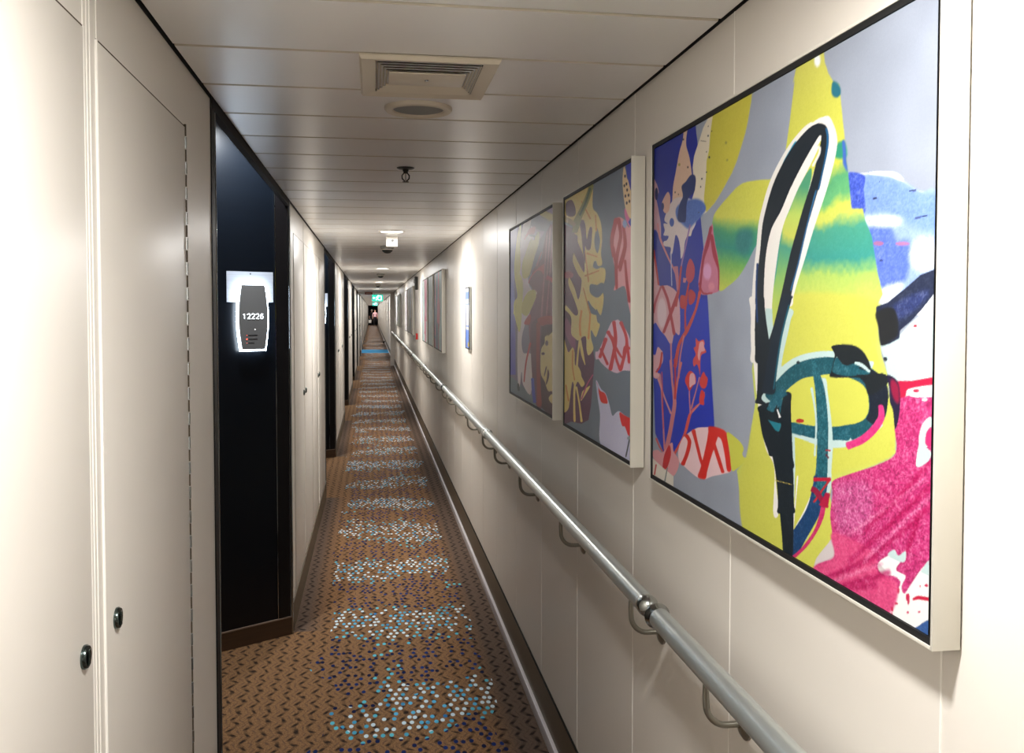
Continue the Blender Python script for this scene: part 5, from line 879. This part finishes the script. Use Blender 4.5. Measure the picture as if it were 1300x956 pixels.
ART_SMALL = [
['P',['G',[-31.3,727.4],[5.8,46.4],[[0,[128,132,176]],[0.4,[112,122,190]],[0.8,[82,82,166]],[1,[82,82,166]]]],[[-69.4,759.3],[217.3,744],[166.6,656.4],[114.6,494.5],[149.7,353],[149.8,223.1],[156.8,88.5],[-70.1,72.4]],0,0,0],
['P',[98,112,124],[[-70.1,72.4],[218.3,63.1],[499.4,39.8],[743.4,10.1],[1001.2,-6.2],[-70.2,-29.5]],0,0,0],
['P',[140,120,150],[[496.7,737.9],[984.3,745.8],[985,659.3],[860.9,670.4],[739.7,644],[553.8,678.2]],3,0,0],
['P',[108,110,130],[[525.3,740],[764.1,734.5],[984.8,680.9],[837.4,663.4],[553.6,707.7]],4,0,1],
['P',[120,62,84],[[929.7,679.6],[995.7,669.1],[998.2,355.7],[1001.2,-6.2],[768.6,7.2],[644.5,9.3],[597.9,112.5],[541.8,178.1],[469,354.6],[610,431.2],[526.4,482.2],[568.4,530.1],[765.2,567.9],[849.3,653.4]],0,0.08,0],
['P',[206,190,190],[[377.6,744.5],[531,740.4],[525.4,710.3],[467.8,685.4],[525.6,670.7],[609,654.2],[497.2,598.1],[468.4,514.2],[540.6,457.1],[668.8,439.8],[347.7,282.8],[347.9,199.1],[513.2,201.6],[561.5,179.2],[542.4,38.7],[348.3,61.7],[316.5,113.1],[268.1,45.5],[218.3,57.6],[201.2,225],[250.9,490.4],[283.2,648.2]],0,0,1],
['P',[196,190,96],[[257,732.4],[299.1,733.8],[302.4,699.3],[276.7,648.6],[283.4,563.6],[267.2,532.5],[347.2,487.6],[315.9,353.8],[251.2,280.5],[114.7,354.9],[97,352.7],[114.6,411.5],[200.9,437.8],[132.1,515.9],[121.6,582.5],[183.7,682.2]],0,0.06,1],
['P',[198,190,108],[[662.3,669.1],[719.3,666.7],[701.6,623.4],[609.3,576.8],[540.3,531.3],[468.5,509.2],[347.2,511],[321.8,561.7],[408.5,608.6],[525.7,655.8],[609,649.4]],0,0.06,1],
['P',[186,176,80],[[631.5,452.6],[658.3,430.4],[604.7,402.1],[469,354.6],[347.5,356],[315.9,376.9],[341.1,409.4],[468.7,448.6]],0,0,1],
['P',[172,84,96],[[539.6,704.1],[635.7,697.7],[608.9,673.6],[482.5,679.2],[377.8,667.3],[453.1,691.7]],0,0,1],
['P',[172,70,80],[[814.2,544.6],[814.5,510.3],[740.5,503.9],[497.7,483.1],[512,502.6],[636.5,527.1]],0,0,1],
['P',[118,66,90],[[497.7,488.1],[663.1,526],[790.2,511.3],[765.7,475.1],[715.5,438.9],[609.9,457.9]],1,0,1],
['P',[150,88,108],[[920.8,665.1],[903.2,617.4],[878.6,550.7],[859.8,499.6],[887.7,498.2],[903.4,549],[924,615.6],[938.7,663.3]],2,0.2,1],
['P',[150,88,108],[[863.4,652.3],[831.5,568],[786.4,448.6],[751.5,356.3],[781.3,356.1],[812.6,447.7],[853.2,566.4],[882,650.5]],2,0.2,1],
['P',[150,88,108],[[954.8,601],[924.6,531.3],[882,432.9],[849,356.8],[877.1,356.6],[906.7,432.1],[945.1,530],[972.4,599.5]],2,0.2,1],
['P',[150,88,108],[[755.7,592.3],[724.9,579.3],[681.5,560.9],[648.1,546.8],[677.8,543.4],[707.7,557.8],[746.7,576.5],[774.3,589.8]],2,0.2,1],
['P',[176,70,88],[[846.4,489.3],[886.5,483.7],[940.4,476.1],[979.8,470.5],[1014.5,483.3],[974.1,488.3],[918.9,495.2],[877.8,500.3]],2,0,1],
['P',[180,168,90],[[701,745.9],[788.7,744.7],[995.4,705.7],[995.6,688.5],[906.9,697.3],[788.8,720.4]],0,0,1],
['P',[70,36,52],[[766.6,325.4],[998.2,359],[1001.2,-8.4],[768.6,7.2],[742.6,151.3]],0,0.05,0],
['P',[100,52,76],[[541.2,312.2],[741.5,329.7],[742.8,123.1],[768.6,7.2],[652.5,9.2],[570.2,110.5],[541.7,212.9]],0,0,1],
['P',[168,52,56],[[378.7,319.9],[498.2,356.7],[541.1,347],[498.3,316.5]],0,0,1],
['P',[150,50,60],[[677.2,338.4],[839.5,353.7],[998.3,350.4],[998.5,328.7],[863.3,322.2],[766.7,316.1]],0,0,1],
['P',[140,48,54],[[664.1,324.1],[662.2,293],[659.7,247.5],[659.5,194],[664.1,129.7],[671.1,59.1],[676.4,7.6],[768.5,17.7],[757.1,67.3],[742.2,135.5],[732.2,197.9],[732.3,250],[737.5,294.5],[741.6,324.9]],0,0,1],
['P',[176,50,60],[[507.8,242.3],[480.4,220.4],[441.2,188.6],[407,155.9],[387.6,125.6],[375.2,96.2],[367,74.9],[391.7,76.5],[403.3,97.8],[420,127.2],[442.8,156.9],[478.6,189.1],[518.6,220.5],[546.7,242.1]],0,0,1],
['P',[56,66,170],[[547.8,101.1],[550.7,87.6],[555.1,68.5],[562.2,49.8],[574,33.9],[588.2,19.2],[598.6,8.8],[657.5,16.2],[651.1,26.9],[642.2,41.8],[633.3,57.4],[624.1,75.2],[615.1,93.4],[608.8,106.3]],0,0,1],
['P',[206,186,126],[[835.2,277.1],[909.9,285.1],[998.8,283.1],[1000.2,107.1],[945.3,86.5],[888.4,83.3],[829.1,111.1],[755.3,135.7],[747.4,198.6],[767.2,232.2],[828.2,253.1]],0,0,1],
['P',[80,44,50],[[896.4,255.6],[888.2,248.2],[868.3,244.6],[848.3,246.8],[840.1,253.7],[848.9,261.1],[869.2,264.5],[888.8,262]],0,0,1],
['P',[80,44,50],[[830.8,214.3],[820.9,210.6],[796.6,208],[772.2,208.3],[762.3,211.1],[773.1,214.9],[797.8,217.3],[821.7,217]],0,0,1],
['P',[80,44,50],[[887.8,160.7],[915.5,144.7],[888.1,115.7],[853.1,101.6],[876.4,132.9]],0,0,1],
['P',[80,44,50],[[852.6,167.6],[869.1,164.1],[829,131.7],[821.7,138.1]],0,0,1],
['P',[206,186,126],[[907,58.9],[967.7,77.9],[1000.6,63.5],[1000.7,46.1],[934.4,45.9]],0,0,1],
['P',[50,60,66],[[201.4,50.8],[245,54.4],[268.1,29.5],[211.6,24.5]],0,0,1]]
# ------------------------------------------------------------------ paintings
def paint_material():
    m = bpy.data.materials.new('printed_canvas'); m.use_nodes = True
    t = NT(m); p = t.n['Principled BSDF']
    a = t.n.new('ShaderNodeAttribute'); a.attribute_name = 'paint'
    vec = t.coord((1, 1, 1)); nz = t.noise(vec, 500, 2)
    dk = t.n.new('ShaderNodeMix'); dk.data_type = 'RGBA'; dk.blend_type = 'MULTIPLY'; dk.inputs[0].default_value = .10
    t.l.new(a.outputs['Color'], dk.inputs[6]); t.l.new(nz, dk.inputs[7])
    t.l.new(dk.outputs[2], p.inputs['Base Color'])
    p.inputs['Roughness'].default_value = .42; p.inputs['Specular IOR Level'].default_value = .2
    t.l.new(t.bump(nz, .05, .001), p.inputs['Normal'])
    return m
M['canvas'] = paint_material()

def catmull(P, n):
    out = []; k = len(P)
    for i in range(k):
        p0, p1, p2, p3 = P[i - 1], P[i], P[(i + 1) % k], P[(i + 2) % k]
        for j in range(n):
            u = j / n
            out.append(.5 * ((2 * p1) + (-p0 + p2) * u + (2 * p0 - 5 * p1 + 4 * p2 - p3) * u * u + (-p0 + 3 * p1 - 3 * p2 + p3) * u ** 3))
    return np.array(out)
def vnoise(h, w, cell, rng):
    gh, gw = int(h / cell) + 3, int(w / cell) + 3
    g = rng.random((gh, gw)); yy = np.arange(h) / cell; xx = np.arange(w) / cell
    iy = yy.astype(int); ix = xx.astype(int); fy = (yy - iy)[:, None]; fx = (xx - ix)[None, :]
    fy = fy * fy * (3 - 2 * fy); fx = fx * fx * (3 - 2 * fx)
    a = g[np.ix_(iy, ix)]; b_ = g[np.ix_(iy, ix + 1)]; c = g[np.ix_(iy + 1, ix)]; d = g[np.ix_(iy + 1, ix + 1)]
    return a * (1 - fy) * (1 - fx) + b_ * (1 - fy) * fx + c * fy * (1 - fx) + d * fy * fx
def box1(a, r, ax):
    c = np.cumsum(np.pad(a, [(r + 1, r) if i == ax else (0, 0) for i in range(2)], mode='edge'), axis=ax)
    n = a.shape[ax]
    return ((c[2 * r + 1:2 * r + 1 + n] - c[:n]) if ax == 0 else (c[:, 2 * r + 1:2 * r + 1 + n] - c[:, :n])) / (2 * r + 1)
def rasterise(ops, wmm, hmm, base, nw, nh, seed=1, gain=1.):
    """paints the canvas as an array of colours: the outlines are given in millimetres on the canvas itself"""
    ss = 2; W, H = nw * ss, nh * ss
    kx, ky = W / wmm, H / hmm
    rng = np.random.default_rng(seed)
    img = np.empty((H, W, 3)); img[:] = np.array(base) / 255.
    fine = vnoise(H, W, 2.2, rng); mid = vnoise(H, W, 9, rng); coarse = vnoise(H, W, 60, rng)
    strk = vnoise(H, W, 5, rng)
    img *= (1 + .05 * (coarse - .5) + .02 * (fine - .5))[..., None]
    for op in ops:
        _, col, pts, blur, nz, sm = op
        P = np.array(pts, float)
        if sm and len(P) > 3: P = catmull(P, 5)
        X = P[:, 0] * kx; Y = P[:, 1] * ky
        pad = int(blur * kx * 2.5) + 3
        x0, x1 = max(0, int(X.min()) - pad), min(W, int(X.max()) + pad + 1)
        y0, y1 = max(0, int(Y.min()) - pad), min(H, int(Y.max()) + pad + 1)
        if x1 <= x0 or y1 <= y0: continue
        w, h = x1 - x0, y1 - y0
        D = np.zeros((h, w + 1))
        yc = np.arange(y0, y1) + .5
        n = len(P)
        for i in range(n):
            xa, ya, xb, yb = X[i], Y[i], X[(i + 1) % n], Y[(i + 1) % n]
            if ya == yb: continue
            s = 1 if yb > ya else -1
            lo, hi = min(ya, yb), max(ya, yb)
            a = max(0, int(np.ceil(lo - y0 - .5))); e = min(h, int(np.ceil(hi - y0 - .5)))
            if e <= a: continue
            xs = xa + (yc[a:e] - ya) * (xb - xa) / (yb - ya)
            ci = np.clip(np.ceil(xs - x0 - .5), 0, w).astype(int)
            np.add.at(D, (np.arange(a, e), ci), s)
        mask = (np.cumsum(D[:, :w], axis=1) != 0).astype(float)
        if blur:
            rx_, ry_ = max(1, int(blur * kx * .6)), max(1, int(blur * ky * .6))
            for _i in range(2): mask = box1(box1(mask, rx_, 1), ry_, 0)
            mask = np.clip((mask - .5) * 1.25 + .5 + (fine[y0:y1, x0:x1] - .5) * .25 * (mask * (1 - mask) * 4), 0, 1)
        if col and col[0] == 'G':
            (ax, ay), (bx, by), stops = col[1], col[2], col[3]
            yy = (np.arange(y0, y1) + .5)[:, None] / ky; xx = (np.arange(x0, x1) + .5)[None, :] / kx
            dx, dy = bx - ax, by - ay
            t = ((xx - ax) * dx + (yy - ay) * dy) / (dx * dx + dy * dy)
            t = t + (mid[y0:y1, x0:x1] - .5) * .02 + (coarse[y0:y1, x0:x1] - .5) * .05
            ts = [q[0] for q in stops]
            c = np.stack([np.interp(t, ts, [q[1][j] for q in stops]) for j in range(3)], -1) / 255.
        else:
            c = np.empty((h, w, 3)); c[:] = np.array(col) / 255.
        if nz:
            f = fine[y0:y1, x0:x1]; g = mid[y0:y1, x0:x1]
            k = (f - .5) * nz * 1.3 + (g - .5) * nz * .5
            c = np.clip(c + np.where(k[..., None] > 0, (1 - c) * k[..., None], c * k[..., None] * .8), 0, 1)
        img[y0:y1, x0:x1] = img[y0:y1, x0:x1] * (1 - mask[..., None]) + c * mask[..., None]
    img = img.reshape(nh, ss, nw, ss, 3).mean((1, 3))
    img = .90 * img + .10 * img.mean(-1, keepdims=True)
    return np.clip(img * gain, 0, 1)
def canvas_mesh(img, wm, hm, x):
    """grid on the plane x, running from y=+wm (column 0) to y=0, z from 0 to hm"""
    nh, nw, _ = img.shape
    u = np.linspace(0, 1, nw); v = np.linspace(0, 1, nh)
    co = np.empty((nh, nw, 3), np.float32)
    co[..., 0] = x; co[..., 1] = wm * (1 - u)[None, :]; co[..., 2] = hm * v[:, None]
    idx = np.arange(nh * nw).reshape(nh, nw)
    q = np.stack([idx[:-1, :-1], idx[:-1, 1:], idx[1:, 1:], idx[1:, :-1]], -1).reshape(-1, 4)
    q = q[:, ::1]
    me = bpy.data.meshes.new('canvas')
    me.vertices.add(nh * nw); me.vertices.foreach_set('co', co.ravel())
    me.loops.add(q.size); me.loops.foreach_set('vertex_index', q.ravel().astype(np.int32))
    me.polygons.add(len(q)); me.polygons.foreach_set('loop_start', np.arange(0, q.size, 4, dtype=np.int32)); me.polygons.foreach_set('loop_total', np.full(len(q), 4, np.int32))
    lin = np.where(img <= .04045, img / 12.92, ((img + .055) / 1.055) ** 2.4)
    rgba = np.ones((nh * nw, 4), np.float32); rgba[:, :3] = lin.reshape(-1, 3)
    at = me.color_attributes.new('paint', 'FLOAT_COLOR', 'POINT'); at.data.foreach_set('color', rgba.ravel())
    me.update(calc_edges=True); me.validate()
    me.materials.append(M['canvas'])
    return me
ZB, ZT, DEP = EYE - .388, EYE + .377, .038
def painting(y0, y1, img, label, group, mesh=None):
    f = thing('framed_painting', (XR, y0, ZB), label, 'painting', group)
    w, h = y1 - y0, ZT - ZB
    t, gp = .0045, .0095
    b = MB(); xo = -.003; xf = -DEP
    b.box((xf, 0, 0), (xo, t, h), M['frame'], .0008); b.box((xf, w - t, 0), (xo, w, h), M['frame'], .0008)
    b.box((xf, t, 0), (xo, w - t, t), M['frame'], .0008); b.box((xf, t, h - t), (xo, w - t, h), M['frame'], .0008)
    b.build('frame', f)
    b = MB(); b.box((xf + .016, t, t), (xo - .001, w - t, h - t), M['gapblack']); 
    for a_, c_ in (((t, t), (w - t, t + gp - .0006)), ((t, h - t - gp + .0006), (w - t, h - t)), ((w - t - gp + .0006, t), (w - t, h - t))): b.box((xf + .0015, a_[0], a_[1]), (xf + .017, c_[0], c_[1]), M['gapblack'])
    b.build('backing_board', f)
    if mesh is None: mesh = canvas_mesh(img, w - 2 * (t + gp), h - 2 * (t + gp), 0)
    c = bpy.data.objects.new('canvas', mesh); COL.objects.link(c); c.parent = f; c.location = (xf + .004, t + gp, t + gp)
    b = MB(); b.box((.0005, .0002, .0002), (.0115, w - 2 * (t + gp) - .0002, h - 2 * (t + gp) - .0002), M['gapblack']); b.build('stretcher', c)
    return f, mesh
SLATE = (98, 110, 126)
G1 = 'three framed abstract paintings hung near the camera'
HM = (ZT - ZB - .028) * 1000
imL = rasterise(ART_LARGE, (1.967 - .917 - .028) * 1000, HM, (150, 158, 174), 640, 520, 3, .93)
painting(.917, 1.967, imL, 'large framed abstract with black loop, yellow and hot pink, rightmost and nearest', G1)
imM = rasterise(ART_MIDDLE, (2.915 - 2.12 - .028) * 1000, HM, SLATE, 340, 420, 4, 1.27)
painting(2.12, 2.915, imM, 'framed abstract with yellow split leaf and red netted petals, middle of the near trio', G1)
imS = rasterise(ART_SMALL, (4.09 - 3.08 - .028) * 1000, HM, (112, 104, 128), 300, 320, 5, 1.27)
painting(3.08, 4.09, imS, 'framed abstract with yellow green blades and burgundy, farthest left of near trio', G1)
# far trios: simple stripes of paint
def far_ops(seed, pal, w):
    r = random.Random(seed); ops = []
    for i in range(9):
        x = r.uniform(0, w); wd = r.uniform(.08, .28) * w; c = r.choice(pal)
        pts = []
        for s in (-1, 1):
            col_ = [(x + s * wd / 2 + r.uniform(-.09, .09) * w, z) for z in ([-30, 150, 330, 520, 770] if s < 0 else [770, 520, 330, 150, -30])]
            pts += col_
        z0 = r.choice((-30, -30, 100, 250)); pts = [(a, max(b_, z0)) for a, b_ in pts]
        ops.append(['P', c, pts, r.choice((0, 6, 14)), .15, 1])
    return ops
pal1 = [(206, 96, 130), (226, 224, 226), (100, 130, 190), (150, 170, 178), (190, 60, 90), (90, 104, 140), (170, 196, 196), (232, 232, 230)]
pal2 = [(226, 226, 226), (120, 130, 140), (150, 170, 110), (96, 100, 120), (190, 190, 200), (180, 140, 90)]
descr = {7.2: (('framed abstract with blue and red streaks, nearest of the second trio', pal1, (128, 140, 160)), ('framed pale grey green abstract, middle of the second trio', [(170, 190, 186), (150, 170, 166), (196, 206, 200)], (168, 184, 180)), ('framed white and pink abstract, farthest of the second trio', [(236, 232, 232), (216, 120, 150), (190, 216, 216), (200, 60, 100), (240, 240, 238)], (228, 226, 226))),
         13.1: (('framed grey green abstract, nearest of the third trio past the wall box', pal2, (120, 130, 124)), ('framed grey abstract, middle of the third trio past the wall box', pal2, (150, 152, 156)), ('framed pale abstract, farthest of the third trio past the wall box', [(232, 230, 232), (200, 190, 200)], (220, 220, 224))),
         19.6: (('framed dull green abstract, nearest of the fourth far trio', [(120, 140, 120), (150, 160, 140)], (130, 144, 130)), ('framed grey abstract, middle of the fourth far trio', pal2, (150, 150, 150)), ('framed pale abstract, farthest of the fourth far trio', pal2, (180, 180, 180)))}
for n_, (off, D) in zip(('second', 'third', 'fourth'), descr.items()):
    for j, (a, c) in enumerate(((.917, 1.967), (2.12, 2.915), (3.08, 4.09))):
        w = (c - a - .028) * 1000
        im = rasterise(far_ops(int(off * 10) + j, D[j][1], w), w, HM, D[j][2], 70, 80, j + 9, 1.08)
        painting(a + off, c + off, im, D[j][0], 'three framed paintings of the %s trio' % n_)

# ------------------------------------------------------------------ two people far down the corridor
def person(x, y, label, top, leg, hairm, stride=.16, bag=False, s=1.):
    f = thing('person', (x, y, 0), label, 'person')
    J = {  # joint: (pos, radius)
        'pelvis': ((0, 0, .93), .135), 'waist': ((0, .01, 1.08), .125), 'chest': ((0, 0, 1.30), .150), 'neck0': ((0, 0, 1.44), .075), 'neck': ((0, -.01, 1.50), .052), 'jaw': ((0, -.02, 1.56), .075), 'head': ((0, -.01, 1.64), .092), 'crown': ((0, 0, 1.70), .07),
        'hl': ((-.09, 0, .88), .095), 'kl': ((-.10, -stride * .6, .49), .060), 'al': ((-.10, -stride * .9, .09), .040), 'tl': ((-.11, -stride * .9 - .17, .045), .035),
        'hr': ((.09, 0, .88), .095), 'kr': ((.10, stride * .2, .49), .060), 'ar': ((.10, stride * 1.3, .10), .040), 'tr': ((.11, stride * 1.3 - .15, .04), .035),
        'sl': ((-.18, 0, 1.39), .062), 'el': ((-.25, .05, 1.12), .042), 'wl': ((-.25, -.03, .88), .030), 'pl': ((-.25, -.05, .81), .034),
        'sr': ((.18, 0, 1.39), .062), 'er': ((.25, .02, 1.12), .042), 'wr': ((.26, -.08, .89), .030), 'pr': ((.26, -.11, .82), .034)}
    for sd, sg in (('l', -1), ('r', 1)):
        P = Vector(J['p' + sd][0])
        for q in range(4): J['f%d%s' % (q, sd)] = (tuple(P + Vector((sg * .006, -.028 + q * .018, -.085 + abs(q - 1.3) * .012))), .010)
        J['t' + 'h' + sd] = (tuple(P + Vector((-sg * .03, -.04, -.03))), .011)
    Ed = [('pelvis', 'waist'), ('waist', 'chest'), ('chest', 'neck0'), ('neck0', 'neck'), ('neck', 'jaw'), ('jaw', 'head'), ('head', 'crown')]
    for sd in 'lr':
        Ed += [('pelvis', 'h' + sd), ('h' + sd, 'k' + sd), ('k' + sd, 'a' + sd), ('a' + sd, 't' + sd), ('chest', 's' + sd), ('s' + sd, 'e' + sd), ('e' + sd, 'w' + sd), ('w' + sd, 'p' + sd), ('p' + sd, 'th' + sd)] + [('p' + sd, 'f%d%s' % (q, sd)) for q in range(4)]
    K = list(J)
    me = bpy.data.meshes.new('body'); me.from_pydata([Vector(J[k][0]) * s for k in K], [(K.index(a), K.index(b_)) for a, b_ in Ed], [])
    o = bpy.data.objects.new('body', me); COL.objects.link(o); o.parent = f
    md = o.modifiers.new('Skin', 'SKIN'); md.use_smooth_shade = True
    for i, k in enumerate(K):
        v = me.skin_vertices[0].data[i]; r = J[k][1] * s; v.radius = (r, r * (.72 if k in ('pelvis', 'waist', 'chest', 'neck0') else 1)); v.use_root = (k == 'pelvis')
    sb = o.modifiers.new('Subdivision', 'SUBSURF'); sb.levels = 2; sb.render_levels = 2
    bpy.context.view_layer.update()
    dg = bpy.context.evaluated_depsgraph_get()
    m2 = bpy.data.meshes.new_from_object(o.evaluated_get(dg)); o.modifiers.clear(); o.data = m2; m2.name = 'body'
    for mm in (M['skin'], top, leg): m2.materials.append(mm)
    for pgn in m2.polygons:
        c = pgn.center
        pgn.material_index = 2 if (c.z < .97 * s and abs(c.x) < .205 * s) else (1 if (c.z < 1.46 * s and not (abs(c.x) > .20 * s and c.z < 1.05 * s)) else 0)
        pgn.use_smooth = True
    b = MB(); b.lathe([(.098 * s, -.02), (.104 * s, .03), (.09 * s, .075), (.05 * s, .105), (0, .112)], (0, .012, 1.645 * s), (0, .25, 1), hairm, 20); b.build('hair', f)
    b = MB()
    for sg in (-1, 1):
        b.lathe([(.008, 0), (.006, .006), (0, .007)], (sg * .032 * s, -.098 * s, 1.645 * s), (0, -1, 0), M['black'], 10)
    b.tube([(0, -.10 * s, 1.63 * s), (0, -.118 * s, 1.60 * s), (0, -.10 * s, 1.595 * s)], .010, M['skin'], 8)
    b.tube([(-.022, -.092 * s, 1.565 * s), (0, -.097 * s, 1.562 * s), (.022, -.092 * s, 1.565 * s)], .005, M['red'], 6)
    b.build('face', f)
    b = MB()
    for xx, yy in ((-.11, -stride * .9 - .06), (.11, stride * 1.3 - .05)):
        b.box((xx - .045, yy - .14, 0), (xx + .045, yy + .11, .07), M['black'], .02)
    b.build('shoes', f)
    return f
person(.34, 97.0, 'person in a pink top and black trousers walking at the far end', M['pink'], M['trouser'], M['hair'])
person(.0, 97.9, 'person in dark clothes with pale hair walking behind the one in pink', M['trouser'], M['trouser'], M['hairp'])
f = thing('shopping_bag', (-.20, 97.55, .30), 'white bag carried beside the person in dark clothes', 'bag')
b = MB(); b.prism([(-.13, 0), (.13, 0), (.16, .32), (-.16, .32)], (0, -.05, 0), (1, 0, 0), (0, 0, 1), (0, 1, 0), .10, M['bag']); b.build('bag_body', f)
b = MB(); b.tube([(-.07, 0, .32), (-.06, 0, .44), (0, 0, .50), (.06, 0, .44), (.07, 0, .32)], .008, M['bag'], 8); b.build('handle', f)
